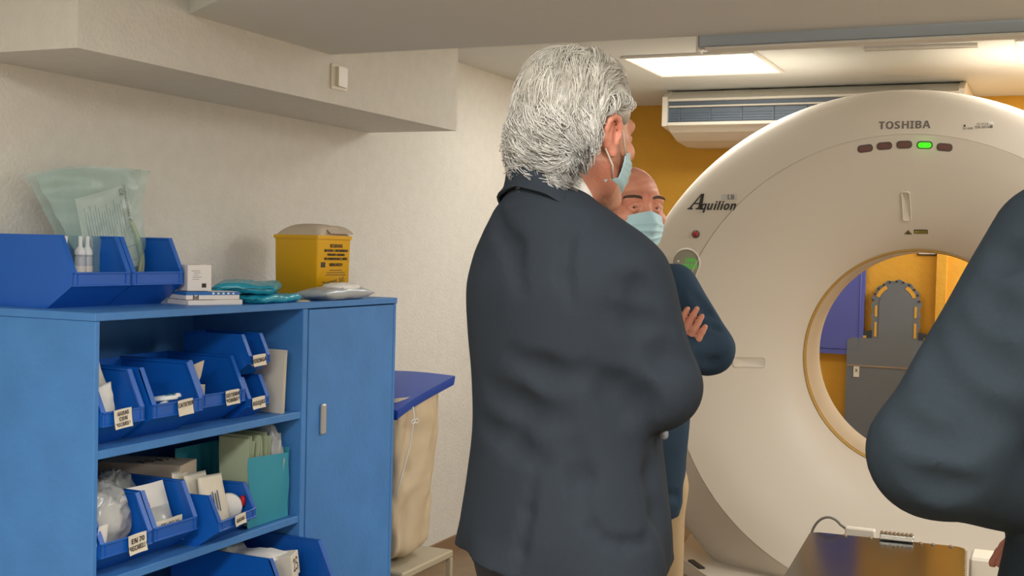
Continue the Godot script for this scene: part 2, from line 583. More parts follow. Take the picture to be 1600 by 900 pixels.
func gantry():
	var g := thing("ct_scanner", "large round cream CT scanner gantry with an open bore", "scanner", Vector3(-0.57, 0, -5.6))
	var home := Transform3D(Basis(), -g.position)
	var st := begin()
	rings(st, FACE)
	put(st, "front_cover", M.gantry_face, g, home)
	st = begin()
	rings(st, [[-0.572, 0.989, 0.970, -5.200], [-0.572, 0.989, 0.970, -5.207], [-0.572, 0.989, 0.9735, -5.207], [-0.572, 0.989, 0.9735, -5.2035]])
	put(st, "seam", M.gantry_face, g, home)
	st = begin()
	rings(st, RIM)
	put(st, "rim_cover", M.gantry_face, g, home)
	st = begin()
	rings(st, [[-0.612, 0.961, 1.190, -5.300, 0.17], [-0.612, 0.961, 1.192, -5.34, 0.16], [-0.612, 0.961, 1.185, -5.75], [-0.612, 0.961, 1.15, -5.95], [-0.60, 0.965, 1.05, -6.04], [-0.57, 0.99, 0.8, -6.06], [-0.545, 1.01, 0.56, -6.04], [-0.541, 1.013, 0.50, -5.95], [-0.541, 1.013, 0.468, -5.83]])
	put(st, "rear_cover", M.gantry_face, g, home)
	st = begin()
	rings(st, [[-0.541, 1.013, 0.468, -5.83], [-0.541, 1.013, 0.470, -5.74], [-0.541, 1.013, 0.474, -5.53]])
	put(st, "bore_lining", M.bore_lining, g, home)
	st = begin()
	rings(st, [[-0.541, 1.013, 0.474, -5.53], [-0.541, 1.013, 0.4725, -5.515], [-0.541, 1.013, 0.474, -5.502], [-0.541, 1.013, 0.479, -5.497], [-0.541, 1.013, 0.4835, -5.500]])
	put(st, "bore_trim", M.bore_trim, g, home)
	# floor plinth
	st = begin()
	prism(st, PackedVector2Array([Vector2(-1.62, 5.9), Vector2(-1.56, 5.42), Vector2(-1.34, 5.13), Vector2(0.15, 5.13), Vector2(0.40, 5.42), Vector2(0.46, 5.9), Vector2(0.2, 6.05), Vector2(-1.4, 6.05)]), 0.06, Transform3D(Basis(Vector3.RIGHT, Vector3.FORWARD, Vector3.UP), Vector3(0, 0, 0)))
	put(st, "plinth", M.gantry_face, g, home)
	st = begin(true)
	box(st, Vector3(0, 0, 0), Vector3(0.14, 0.012, 0.03), 0.003, Transform3D(Basis(Vector3.UP, -0.93), Vector3(-1.425, 0.062, -5.28)))
	put(st, "plinth_slot", M.print_dark, g, home)
	# five signal lamps
	var spots := [[1352, 232, 0.13, "lamp_off"], [1382, 228, 0.07, "lamp_off"], [1413, 226, 0.02, "lamp_off"], [1445, 226.5, -0.03, "lamp_green"], [1476, 230, -0.10, "lamp_off"]]
	for s in spots:
		var xf: Transform3D = home * on_gantry(s[0], s[1]).rotated_local(Vector3.BACK, s[2])
		st = begin()
		prism(st, rounded(0.062, 0.032, 0.014), 0.004, Transform3D(Basis(), Vector3(0, 0, -0.001)), true)
		var bz := put(st, "signal_lamp", M.lamp_bezel, g, xf)
		st = begin()
		prism(st, rounded(0.052, 0.022, 0.010), 0.008, Transform3D(), true)
		var lens := put(st, "lens", M[s[3]], bz)
		if s[3] == "lamp_green":
			lens.set_meta("label", "lit green signal lamp")
			var lamp := OmniLight3D.new()
			lamp.name = "lamp_light"
			lamp.light_color = c8(90, 255, 60)
			lamp.light_energy = 0.0004
			lamp.omni_range = 14.0
			lamp.omni_attenuation = 2.0
			lamp.light_size = 0.02
			lamp.shadow_enabled = true
			lamp.position = Vector3(0, 0, 0.03)
			bz.add_child(lamp)
	# red stop button
	var bx: Transform3D = home * on_gantry(1087.5, 366)
	st = begin()
	lathe(st, [Vector2(0.018, -0.002), Vector2(0.018, 0.005), Vector2(0.014, 0.007), Vector2(0.0, 0.007)], 24, Transform3D(Basis(Vector3.RIGHT, PI / 2), Vector3.ZERO), false)
	var rb := put(st, "stop_button", M.lamp_bezel, g, bx)
	st = begin()
	lathe(st, [Vector2(0.0125, 0.006), Vector2(0.012, 0.013), Vector2(0.008, 0.016), Vector2(0.0, 0.017)], 24, Transform3D(Basis(Vector3.RIGHT, PI / 2), Vector3.ZERO))
	put(st, "cap", M.button_red, rb).set_meta("label", "red push cap")
	# control panel with the green display
	var cp: Transform3D = home * on_gantry(1072, 419)
	var drop := PackedVector2Array()
	for k in 25:
		var a := lerpf(-0.42, PI + 0.42, k / 24.0)
		drop.append(Vector2(cos(a) * 0.062, 0.022 + sin(a) * 0.062))
	drop.append(Vector2(-0.02, -0.11)); drop.append(Vector2(-0.008, -0.122)); drop.append(Vector2(0.008, -0.122)); drop.append(Vector2(0.02, -0.11))
	st = begin()
	prism(st, drop, 0.003, Transform3D(Basis(), Vector3(0, 0, 0.0)), true)
	var pan := put(st, "control_panel", M.display_panel, g, cp)
	st = begin(true)
	for k in drop.size():
		var a := drop[k]; var b := drop[(k + 1) % drop.size()]
		var d := (b - a).normalized(); var o := Vector2(d.y, -d.x)
		var ai := a - o * 0.001; var bi := b - o * 0.001; var ao := a + o * 0.006; var bo := b + o * 0.006
		quad(st, Vector3(ai.x, ai.y, 0.0065), Vector3(ao.x, ao.y, 0.0), Vector3(bo.x, bo.y, 0.0), Vector3(bi.x, bi.y, 0.0065))
		quad(st, Vector3(bi.x, bi.y, 0.0065), Vector3(bi.x, bi.y, 0.002), Vector3(ai.x, ai.y, 0.002), Vector3(ai.x, ai.y, 0.0065))
	put(st, "panel_edge", M.gantry_face, pan)
	lettering("SPAh", 0.019, Transform3D(Basis(), Vector3(0.021, 0.034, 0.004)), M.digits, pan, "Droid Sans Mono", true, false, 0.001, 0.8)
	lettering("00000", 0.020, Transform3D(Basis(), Vector3(0.016, 0.008, 0.004)), M.digits, pan, "Droid Sans Mono", true, false, 0.001, 0.85)
	st = begin()
	prism(st, rounded(0.024, 0.026, 0.003), 0.005, Transform3D(Basis(), Vector3(0.012, -0.052, 0)))
	put(st, "key", M.gantry_face, pan)
	lettering("+", 0.014, Transform3D(Basis(), Vector3(0.012, -0.052, 0.0055)), M.print_dark, pan, "Droid Sans", true)
	st = begin()
	lathe(st, [Vector2(0.004, 0.0), Vector2(0.004, 0.006), Vector2(0.0, 0.008)], 10, Transform3D(Basis(Vector3.RIGHT, PI / 2), Vector3(-0.036, 0.03, 0)))
	put(st, "indicator", M.paper_white, pan)
	# lettering and stickers
	lettering("TOSHIBA", 0.031, home * on_gantry(1413, 195.5) * Transform3D(Basis(), Vector3(0, 0, 0.0022)), M.print_grey, g, "Droid Sans", true, false, 0.0016, 1.12)
	var aq: Transform3D = home * on_gantry(1114, 319)
	lettering("A", 0.066, aq * Transform3D(Basis(Vector3(1, 0, 0), Vector3(0.5, 1, 0), Vector3(0, 0, 1)), Vector3(-0.068, 0.008, 0.002)), M.print_dark, g, "Droid Serif", true, true, 0.002, 1.0)
	lettering("quilion", 0.036, aq * Transform3D(Basis(Vector3(1, 0, 0), Vector3(0.3, 1, 0), Vector3(0, 0, 1)), Vector3(0.026, -0.008, 0.002)), M.print_dark, g, "Droid Sans", true, true, 0.002, 0.95)
	st = begin()
	prism(st, rounded(0.07, 0.026, 0.003), 0.002, Transform3D(Basis(), Vector3.ZERO))
	var lb := put(st, "badge", M.silver, g, home * on_gantry(1139.5, 308))
	lettering("LB", 0.02, Transform3D(Basis(), Vector3(0.008, 0, 0.003)), M.print_grey, lb, "Droid Sans", true, true)
	st = begin()
	prism(st, rounded(0.068, 0.03, 0.003), 0.0015)
	var s1 := put(st, "sticker", M.paper_white, g, home * on_gantry(1538.5, 196.5))
	lettering("CE 0123", 0.009, Transform3D(Basis(), Vector3(-0.008, 0.006, 0.002)), M.print_dark, s1)
	lettering("TSX-201A", 0.009, Transform3D(Basis(), Vector3(-0.010, -0.006, 0.002)), M.print_dark, s1, "Droid Sans", true)
	st = begin(true)
	box(st, Vector3(0.024, -0.004, 0.0016), Vector3(0.012, 0.013, 0.0006))
	put(st, "print_mark", M.print_grey, s1)
	st = begin()
	prism(st, rounded(0.042, 0.026, 0.003), 0.0012)
	var s2 := put(st, "sticker", M.gantry_face, g, home * on_gantry(1512.5, 198))
	lettering("•", 0.02, Transform3D(Basis(), Vector3(-0.013, 0.003, 0.002)), M.print_dark, s2, "Droid Sans", true)
	lettering("4.5 kVA", 0.008, Transform3D(Basis(), Vector3(0, -0.007, 0.002)), M.print_dark, s2)
	# laser warning marks
	var wx: Transform3D = home * on_gantry(1419, 363)
	st = begin(true)
	prism(st, PackedVector2Array([Vector2(-0.016, -0.011), Vector2(0.016, -0.011), Vector2(0, 0.014)]), 0.0014)
	var wt := put(st, "warning_sign", M.print_black, g, wx)
	st = begin(true)
	prism(st, PackedVector2Array([Vector2(-0.0115, -0.0085), Vector2(0.0115, -0.0085), Vector2(0, 0.0095)]), 0.002)
	put(st, "sign_field", M.warning_yellow, wt)
	lettering("*", 0.02, Transform3D(Basis(), Vector3(0, -0.008, 0.0025)), M.print_black, wt, "Droid Sans", true)
	var wr: Transform3D = home * on_gantry(1439, 362)
	st = begin(true)
	box(st, Vector3.ZERO, Vector3(0.056, 0.022, 0.0028))
	var wp := put(st, "warning_plate", M.print_black, g, wr)
	st = begin(true)
	box(st, Vector3(0, 0, 0.0004), Vector3(0.049, 0.015, 0.003))
	put(st, "plate_field", M.warning_yellow, wp)
	lettering("LASER", 0.010, Transform3D(Basis(), Vector3(0.002, 0, 0.0022)), M.print_dark, wp)
	# laser slot at the top of the funnel: a trough set in the cover
	var sx := home * on_gantry(1416, 322)
	slot(g, sx.rotated_local(Vector3.BACK, 0.04), 0.040, 0.145)
	# grip recess on the left
	slot(g, (home * on_gantry(1170, 566)).rotated_local(Vector3.BACK, PI / 2), 0.052, 0.155)

func slot(parent: Node, xf: Transform3D, w: float, h: float):
	# raised frame round a shallow sloping trough
	var st := begin()
	var o := rounded(w, h, w * 0.3, 5)
	var i := rounded(w - 0.008, h - 0.008, w * 0.3 - 0.003, 5)
	for k in o.size():
		var k2 := (k + 1) % o.size()
		quad(st, Vector3(o[k].x, o[k].y, -0.004), Vector3(o[k2].x, o[k2].y, -0.004), Vector3(i[k2].x, i[k2].y, 0.006), Vector3(i[k].x, i[k].y, 0.006))
	var fr := put(st, "laser_slot" if h < 0.15 else "grip_recess", M.gantry_face, parent, xf)
	st = begin()
	var q := rounded(w - 0.012, h - 0.012, w * 0.3 - 0.005, 5)
	for k in i.size():
		var k2 := (k + 1) % i.size()
		quad(st, Vector3(i[k].x, i[k].y, 0.006), Vector3(i[k2].x, i[k2].y, 0.006), Vector3(q[k2].x, q[k2].y, 0.0035 - 0.002 * q[k2].y / h), Vector3(q[k].x, q[k].y, 0.0035 - 0.002 * q[k].y / h))
		tri(st, Vector3(0, 0, 0.0035), Vector3(q[k].x, q[k].y, 0.0035 - 0.002 * q[k].y / h), Vector3(q[k2].x, q[k2].y, 0.0035 - 0.002 * q[k2].y / h))
	put(st, "trough", M.gantry_face, fr)

# ------------------------------------------------------------------ seen through the bore
func behind_gantry():
	# immobilisation board standing against the ochre wall
	var t := thing("patient_board", "dark grey carbon patient board with a horseshoe head frame against the ochre wall", "board", Vector3(-0.788, 0, -6.86))
	var lean := Transform3D(Basis(Vector3.RIGHT, -0.012), Vector3.ZERO)
	var st := begin()
	prism(st, rounded(0.50, 0.99, 0.03, 4, 0.0, 0.52), 0.02, lean, false)
	put(st, "panel", M.carbon, t)
	st = begin(true)
	box(st, Vector3(0, 0.862, 0.021), Vector3(0.49, 0.008, 0.004), 0.0, lean)
	put(st, "strip", M.tan_strip, t)
	# head plate with slots and scalloped outer edge
	var outer := PackedVector2Array()
	var inner := PackedVector2Array()
	var n := 40
	for k in n + 1:
		var a := PI * k / n
		var r := 0.128 + 0.005 * cos(a * 13.0)
		outer.append(Vector2(cos(a) * r, 1.208 + sin(a) * r * 1.0))
	for k in 9:
		outer.append(Vector2(-0.126 - 0.006 * cos(k * 2.1), 1.19 - k * 0.0175))
	outer.append(Vector2(-0.15, 1.025)); outer.append(Vector2(-0.15, 0.99)); outer.append(Vector2(0.15, 0.99)); outer.append(Vector2(0.15, 1.025))
	for k in 9:
		outer.append(Vector2(0.126 + 0.006 * cos(k * 2.1 + 1.0), 1.05 + k * 0.0175))
	st = begin()
	prism(st, outer, 0.014, lean, false)
	put(st, "head_plate", M.carbon, t)
	for seg in [[0.35, 1.05], [PI - 1.05, PI - 0.35]]:
		var slot_poly := PackedVector2Array()
		for k in 9:
			var a := lerpf(seg[0], seg[1], k / 8.0)
			slot_poly.append(Vector2(cos(a) * 0.112, 1.208 + sin(a) * 0.112))
		for k in 9:
			var a := lerpf(seg[1], seg[0], k / 8.0)
			slot_poly.append(Vector2(cos(a) * 0.092, 1.208 + sin(a) * 0.092))
		st = begin(true)
		prism(st, slot_poly, 0.016, lean)
		put(st, "cutout", M.ochre_paint, t)
	for s in [-1, 1]:
		for q in [[0.103, 1.165, 0.012, 0.06], [0.103, 1.065, 0.012, 0.08], [0.19, 1.022, 0.08, 0.012]]:
			st = begin(true)
			box(st, Vector3(s * q[0], q[1], 0.008), Vector3(q[2], q[3], 0.016), 0.0, lean)
			put(st, "cutout", M.ochre_paint, t)
	st = begin(true)
	var hs := PackedVector2Array()
	for k in 25:
		var a := PI * k / 24.0
		hs.append(Vector2(cos(a) * 0.086, 1.208 + sin(a) * 0.086))
	hs.append(Vector2(-0.086, 1.0)); hs.append(Vector2(0.086, 1.0))
	prism(st, hs, 0.017, lean)
	put(st, "head_rest_panel", M.carbon, t)
	for k in 11:
		var a := PI * (k + 0.5) / 11.0
		st = begin()
		lathe(st, [Vector2(0.006, 0), Vector2(0.006, 0.019), Vector2(0, 0.021)], 8, lean * Transform3D(Basis(Vector3.RIGHT, PI / 2), Vector3(cos(a) * 0.122, 1.208 + sin(a) * 0.122, 0)))
		put(st, "peg", M.carbon_edge, t)
	for s in [-1, 1]:
		st = begin(true)
		prism(st, PackedVector2Array([Vector2(s * 0.12, 1.01), Vector2(s * 0.25, 1.0), Vector2(s * 0.25, 1.035), Vector2(s * 0.16, 1.05), Vector2(s * 0.12, 1.06)]), 0.015, lean)
		put(st, "shoulder_wing", M.carbon_edge, t)
	st = begin(true)
	box(st, Vector3(-0.195, 0.828, 0.022), Vector3(0.03, 0.058, 0.003), 0.0, lean)
	var lbl := put(st, "tag", M.notice, t)
	lettering("X", 0.018, lean * Transform3D(Basis(), Vector3(-0.195, 0.835, 0.024)), M.print_dark, lbl, "Droid Sans", true)
	# blue pad hung left of it
	var b := thing("wall_pad", "blue-violet vinyl pad hung on the ochre wall", "pad", Vector3(-1.2, 0.92, BACK_Z))
	st = begin()
	prism(st, rounded(0.49, 0.72, 0.03, 5, 0.0, 0.36), 0.045, Transform3D(), false)
	put(st, "cover", M.blue_vinyl, b)
	st = begin()
	tube(st, [Vector3(-0.22, 0.03, 0.045), Vector3(0.21, 0.03, 0.045), Vector3(0.225, 0.045, 0.045), Vector3(0.225, 0.69, 0.045)], 0.004, 6)
	put(st, "piping", M.blue_vinyl, b)
	# framed notice
	var nt := thing("wall_notice", "small white notice in a dark frame high on the ochre wall", "notice", Vector3(-0.64, 1.50, BACK_Z))
	st = begin(true)
	box(st, Vector3(0, 0, 0.006), Vector3(0.10, 0.05, 0.012), 0.002)
	put(st, "frame", M.print_dark, nt)
	st = begin(true)
	box(st, Vector3(0, 0, 0.0125), Vector3(0.086, 0.038, 0.002))
	put(st, "sheet", M.paper_white, nt)
	# potted plant right of the batten
	var pl := thing("potted_plant", "green leafy plant standing by the ochre wall behind the scanner", "plant", Vector3(-0.36, 0, -6.66))
	st = begin()
	lathe(st, [Vector2(0.0, 0.0), Vector2(0.12, 0.0), Vector2(0.16, 0.30), Vector2(0.15, 0.30), Vector2(0.14, 0.27), Vector2(0.0, 0.27)], 24)
	put(st, "pot", M.pot_clay, pl)
	st = begin()
	tube(st, [Vector3(0, 0.26, 0), Vector3(0.01, 0.7, 0.01), Vector3(-0.02, 1.15, 0)], 0.012, 6)
	put(st, "stem", M.leaf, pl)
	var rng := RandomNumberGenerator.new()
	rng.seed = 4
	for k in 26:
		var y := 0.75 + 0.62 * k / 26.0
		var a := k * 2.4
		st = begin()
		var dir := Vector3(cos(a), 0.9 + rng.randf() * 0.6, sin(a)).normalized()
		var side := dir.cross(Vector3.UP).normalized()
		var ln := rng.randf_range(0.10, 0.17)
		sheet(st, 6, 2, func(u: float, v: float) -> Vector3: return Vector3(-0.01, y, 0) + dir * ln * u + side * (v - 0.5) * 0.045 * sin(PI * clampf(u * 0.95 + 0.05, 0, 1)) + Vector3.DOWN * 0.06 * u * u)
		put(st, "leaf", M.leaf, pl)

# ------------------------------------------------------------------ the couch
func couch():
	var t := thing("patient_couch", "glossy black flat couch top on a cream base in front of the scanner", "couch", Vector3(-0.40, 0, -3.1), 0.06)
	var st := begin()
	prism(st, rounded(0.45, 1.32, 0.035, 5), 0.022, Transform3D(Basis(Vector3.RIGHT, Vector3.FORWARD, Vector3.UP), Vector3(0, 0.578, -0.06)), false)
	put(st, "couch_top", M.couch_top, t)
	st = begin(true)
	box(st, Vector3(0.0, 0.555, -0.06), Vector3(0.38, 0.045, 1.2), 0.008)
	put(st, "couch_frame", M.couch_body, t)
	st = begin()
	prism(st, rounded(0.34, 0.9, 0.06, 5), 0.48, Transform3D(Basis(Vector3.RIGHT, Vector3.FORWARD, Vector3.UP), Vector3(0, 0.05, -0.02)), false)
	put(st, "pedestal", M.couch_body, t)
	st = begin()
	prism(st, rounded(0.5, 1.15, 0.06, 5), 0.05, Transform3D(Basis(Vector3.RIGHT, Vector3.FORWARD, Vector3.UP), Vector3(0, 0.0, 0)), false)
	put(st, "base_plate", M.couch_body, t)
	# indexing clip at the head end with ridged grip
	var clip := Node3D.new()
	clip.name = "clip_anchor"
	var cx := Transform3D(Basis(), Vector3(0.03, 0.60, -0.712))
	st = begin(true)
	box(st, Vector3(0, 0.006, 0.012), Vector3(0.098, 0.006, 0.014), 0.002)
	box(st, Vector3(0, 0.010, -0.004), Vector3(0.098, 0.016, 0.008), 0.002)
	box(st, Vector3(0, -0.012, -0.012), Vector3(0.098, 0.05, 0.006), 0.002)
	var cl := put(st, "index_clip", M.chrome, t, cx)
	st = begin()
	for k in 8:
		tube(st, [Vector3(-0.042 + k * 0.012, 0.02, -0.008), Vector3(-0.042 + k * 0.012, 0.02, 0.0)], 0.0062, 8)
	put(st, "grip_ridge", M.tan_strip, cl)
	for x in [-0.12, -0.045, 0.135, 0.10, 0.185]:
		st = begin()
		lathe(st, [Vector2(0.006, 0), Vector2(0.006, 0.004), Vector2(0, 0.006)], 8, Transform3D(Basis(), Vector3(x, 0.600, -0.708)))
		put(st, "stud", M.tan_strip, t)
	# index notches down the right edge
	for k in 12:
		st = begin()
		lathe(st, [Vector2(0.005, 0), Vector2(0.005, 0.018), Vector2(0, 0.02)], 6, Transform3D(Basis(), Vector3(0.226, 0.582, -0.67 + k * 0.026)))
		put(st, "index_notch", M.tan_strip, t)
	clip.free()
	# cable loop hanging behind the head end
	var c := thing("cable", "thin grey cable looping behind the couch end", "cable", Vector3(-0.685, 0.56, -3.87))
	st = begin()
	var pts := []
	for k in 17:
		var a := lerpf(-0.5, PI * 0.72, k / 16.0)
		pts.append(Vector3(0.06 - cos(a) * 0.055, sin(a) * 0.085 - 0.01, -0.01 * k / 16.0))
	pts.push_front(Vector3(0.0, -0.56, 0.0))
	pts.append(Vector3(0.115, 0.040, -0.018))
	put_tube(pts, 0.004, "lead", M.cable_grey, c)
	st = begin(true)
	box(st, Vector3(0.155, 0.035, -0.02), Vector3(0.09, 0.03, 0.03), 0.004)
	put(st, "plug_box", M.couch_body, c)
	st = begin(true)
	box(st, Vector3(0.155, -0.27, -0.02), Vector3(0.03, 0.58, 0.02), 0.003)
	put(st, "plug_post", M.couch_body, c)
	# cream accessory holder at the right of the couch
	var h := thing("accessory_holder", "cream box with a white label beside the couch", "box", Vector3(-0.15, 0, -3.86))
	st = begin(true)
	box(st, Vector3(0, 0.29, 0), Vector3(0.11, 0.58, 0.13), 0.008)
	put(st, "body", M.couch_body, h)
	st = begin(true)
	box(st, Vector3(-0.02, 0.46, 0.066), Vector3(0.05, 0.05, 0.003))
	put(st, "sticker", M.paper_white, h)

func put_tube(pts: Array, r, called: String, m: Material, parent: Node, sides := 8) -> MeshInstance3D:
	var st := begin()
	tube(st, pts, r, sides)
	return put(st, called, m, parent)

# ------------------------------------------------------------------ the blue cabinet
const CAB_X := -2.14
const SHELF_1 := 0.928
const SHELF_2 := 0.600
const SHELF_3 := 0.272
const CAB_TOP := 1.270

func cabinet():
	var t := thing("storage_cabinet", "pale blue painted cabinet with open shelves and one closed door", "cabinet", Vector3(-2.35, 0, -3.04))
	var home := Transform3D(Basis(), -t.position)
	var put_box := func(called: String, lo: Vector3, hi: Vector3, m: Material, bev := 0.0015) -> MeshInstance3D:
		var st := begin(true)
		box(st, (lo + hi) * 0.5, hi - lo, bev)
		return put(st, called, m, t, home)
	put_box.call("top", Vector3(-2.58, 1.250, -3.782), Vector3(CAB_X + 0.003, CAB_TOP, -2.292), M.cabinet_blue)
	put_box.call("side_panel", Vector3(-2.575, 0, -2.311), Vector3(CAB_X, 1.250, -2.295), M.cabinet_blue)
	put_box.call("side_panel", Vector3(-2.575, 0, -3.78), Vector3(CAB_X, 1.250, -3.764), M.cabinet_blue)
	put_box.call("divider", Vector3(-2.57, 0.06, -3.222), Vector3(CAB_X, 1.250, -3.196), M.cabinet_blue)
	put_box.call("back_panel", Vector3(-2.578, 0.0, -3.764), Vector3(-2.57, 1.250, -2.311), M.cabinet_blue)
	put_box.call("shelf", Vector3(-2.57, 0.906, -3.196), Vector3(CAB_X - 0.004, SHELF_1, -2.311), M.cabinet_blue)
	put_box.call("shelf", Vector3(-2.57, 0.578, -3.196), Vector3(CAB_X - 0.004, SHELF_2, -2.311), M.cabinet_blue)
	put_box.call("shelf", Vector3(-2.57, 0.250, -3.196), Vector3(CAB_X - 0.004, SHELF_3, -2.311), M.cabinet_blue)
	put_box.call("bottom", Vector3(-2.57, 0.04, -3.764), Vector3(CAB_X - 0.004, 0.06, -2.311), M.cabinet_blue)
	put_box.call("plinth", Vector3(CAB_X - 0.04, 0.0, -3.764), Vector3(CAB_X - 0.02, 0.04, -2.311), M.cabinet_blue)
	var door: MeshInstance3D = put_box.call("door", Vector3(CAB_X - 0.018, 0.063, -3.761), Vector3(CAB_X + 0.0, 1.246, -3.229), M.cabinet_blue)
	var st := begin(true)
	box(st, Vector3(CAB_X + 0.006, 0.891, -3.310), Vector3(0.012, 0.098, 0.026), 0.004)
	put(st, "handle", M.handle_grey, door).set_meta("label", "grey metal pull plate")

# ------------------------------------------------------------------ bins
# local frame: x points out of the front, z along the width, origin in the middle of the base under the lip
func bin_mesh(W: float, L: float, H: float) -> ArrayMesh:
	var t := 0.003
	var lb := H * 0.32; var lt := H * 0.50
	var base_front := -0.085 * H / 0.19
	var top_front := -0.045 * H / 0.19
	var st := begin(true)
	var side := PackedVector2Array([Vector2(-L, 0), Vector2(base_front, 0), Vector2(0, lb), Vector2(0, lt), Vector2(-0.004, lt), Vector2(top_front, H), Vector2(-L, H)])
	for s in [-1, 1]:
		prism(st, side, t, Transform3D(Basis(), Vector3(0, 0, s * W * 0.5 - (t if s > 0 else 0.0))))
		# flange along the slanting front edge and the top rim
		var fl := PackedVector2Array([Vector2(0, lt), Vector2(top_front, H), Vector2(top_front - 0.005, H - 0.001), Vector2(-0.006, lt)])
		prism(st, fl, 0.016, Transform3D(Basis(), Vector3(0, 0, s * W * 0.5 - (0.016 if s > 0 else 0.0))))
		box(st, Vector3((-L + top_front) * 0.5, H - 0.003, s * (W * 0.5 - 0.003)), Vector3(L + top_front, 0.006, 0.007), 0.001)
		box(st, Vector3((-L + base_front) * 0.5, 0.004, s * (W * 0.5 + 0.0005)), Vector3(L + base_front, 0.007, 0.004))
	box(st, Vector3((-L + base_front) * 0.5, t * 0.5, 0), Vector3(L + base_front, t, W - t))
	box(st, Vector3(-L + t * 0.5, H * 0.5, 0), Vector3(t, H, W - t))
	var fp := PackedVector2Array([Vector2(base_front, 0), Vector2(0, lb), Vector2(0, lt), Vector2(-0.004, lt), Vector2(-0.004, lb + 0.002), Vector2(base_front - 0.003, 0.003)])
	prism(st, fp, W - t, Transform3D(Basis(), Vector3(0, 0, -(W - t) * 0.5)))
	box(st, Vector3(-0.0005, lt - 0.002, 0), Vector3(0.008, 0.005, W - 0.01), 0.001)
	box(st, Vector3(0.0005, lb, 0), Vector3(0.005, 0.005, W - 0.002), 0.001)
	for k in [-1, 1]:
		box(st, Vector3(0.0005, (lb + lt) * 0.5, k * W * 0.41), Vector3(0.003, lt - lb, 0.0025))
	st.generate_normals()
	return st.commit()

var bin_cache := {}
func bin(label: String, W: float, L: float, H: float, at: Vector3, turn: float, group: String, lines: Array = [], card_z := 0.0, card_w := 0.05, card_h := 0.045, card_tilt := 0.0) -> Node3D:
	var key := "%s_%s_%s" % [W, L, H]
	if not bin_cache.has(key): bin_cache[key] = bin_mesh(W, L, H)
	var b := thing("storage_bin", label, "storage bin", at, turn, group)
	put_mesh(bin_cache[key], "body", M.bin_blue, b)
	if lines.size():
		var st := begin()
		sheet(st, 6, 4, func(u: float, v: float) -> Vector3: return Vector3(0.0045 + 0.003 * pow(v - 0.5, 2.0) * 4.0 + 0.004 * pow(1.0 - u, 3.0), (0.5 - u) * -card_h, (0.5 - v) * -card_w), 0.0008)
		var xf := Transform3D(Basis(Vector3.RIGHT, card_tilt), Vector3(0.001, H * 0.50 - card_h * 0.42, card_z))
		var card := put(st, "label_card", M.paper, b, xf)
		for k in lines.size():
			var y := (lines.size() - 1) * 0.5 - k
			var hgt := card_h / (lines.size() + 1.6)
			var ln: String = lines[k]
			lettering(ln, hgt * 0.95, Transform3D(Basis(Vector3.UP, PI / 2).rotated(Vector3.RIGHT, 0.03), Vector3(0.0085, y * hgt * 1.35, 0)), M.ink, card, "Droid Sans", true, true, 0.0004, minf(1.0, card_w * 0.86 / (ln.length() * hgt * 0.62)))
	return b

# ------------------------------------------------------------------ soft goods
func pillow(st: SurfaceTool, w: float, h: float, t: float, seed_: int, amp := 0.006, freq := 14.0, n := 22, box_like := 3.0):
	var nz := FastNoiseLite.new()
	nz.seed = seed_; nz.frequency = 1.0; nz.fractal_octaves = 3
	var fat := func(u: float, v: float) -> float:
		var a := 1.0 - pow(absf(u * 2 - 1), box_like); var b := 1.0 - pow(absf(v * 2 - 1), box_like)
		return sqrt(maxf(0.0, a * b))
	for s in [1.0, -1.0]:
		sheet(st, n, n, func(u: float, v: float) -> Vector3:
			var uu: float = u if s > 0 else 1.0 - u
			var x: float = (uu - 0.5) * w; var y: float = (v - 0.5) * h
			var k: float = nz.get_noise_3d(x * freq, y * freq, s * 3.0)
			var edge: float = nz.get_noise_3d(x * freq * 0.6, y * freq * 0.6, 9.0)
			var f: float = fat.call(uu, v)
			return Vector3(x * (1.0 - 0.05 * f) + edge * amp * 0.6, y * (1.0 - 0.05 * f), s * (0.5 * t * f + absf(k) * amp * minf(1.0, f * 2.0)) + edge * amp))

func crumple(st: SurfaceTool, size: Vector3, seed_: int, amp := 0.25, freq := 2.2, power := 0.75, nu := 26, nv := 16):
	var nz := FastNoiseLite.new()
	nz.seed = seed_; nz.frequency = 1.0; nz.fractal_octaves = 4
	nz.fractal_type = FastNoiseLite.FRACTAL_RIDGED
	sheet(st, nu, nv, func(u: float, v: float) -> Vector3:
		var a := u * TAU; var b := (v - 0.5) * PI
		if u >= 1.0: a = 0.0
		var d := Vector3(cos(b) * cos(a), sin(b), -cos(b) * sin(a))
		var q := Vector3(signf(d.x) * pow(absf(d.x), power), signf(d.y) * pow(absf(d.y), power), signf(d.z) * pow(absf(d.z), power))
		var k := 1.0 + amp * nz.get_noise_3d(d.x * freq, d.y * freq, d.z * freq)
		return q * size * 0.5 * k)

func carton(called: String, label: String, size: Vector3, m: Material, at: Vector3, rot := Vector3.ZERO, group := "", category := "box") -> Node3D:
	var t := thing(called, label, category, at, 0.0, group)
	t.rotation = rot
	var st := begin(true)
	box(st, Vector3(0, size.y * 0.5, 0), size, 0.0012)
	put(st, "carton", m, t)
	st = begin(true)
	box(st, Vector3(0, size.y + 0.0002, 0), Vector3(size.x * 0.97, 0.001, size.z * 0.49), 0.0)
	put(st, "flap", m, t, Transform3D(Basis(), Vector3(0, 0, -size.z * 0.24)))
	return t

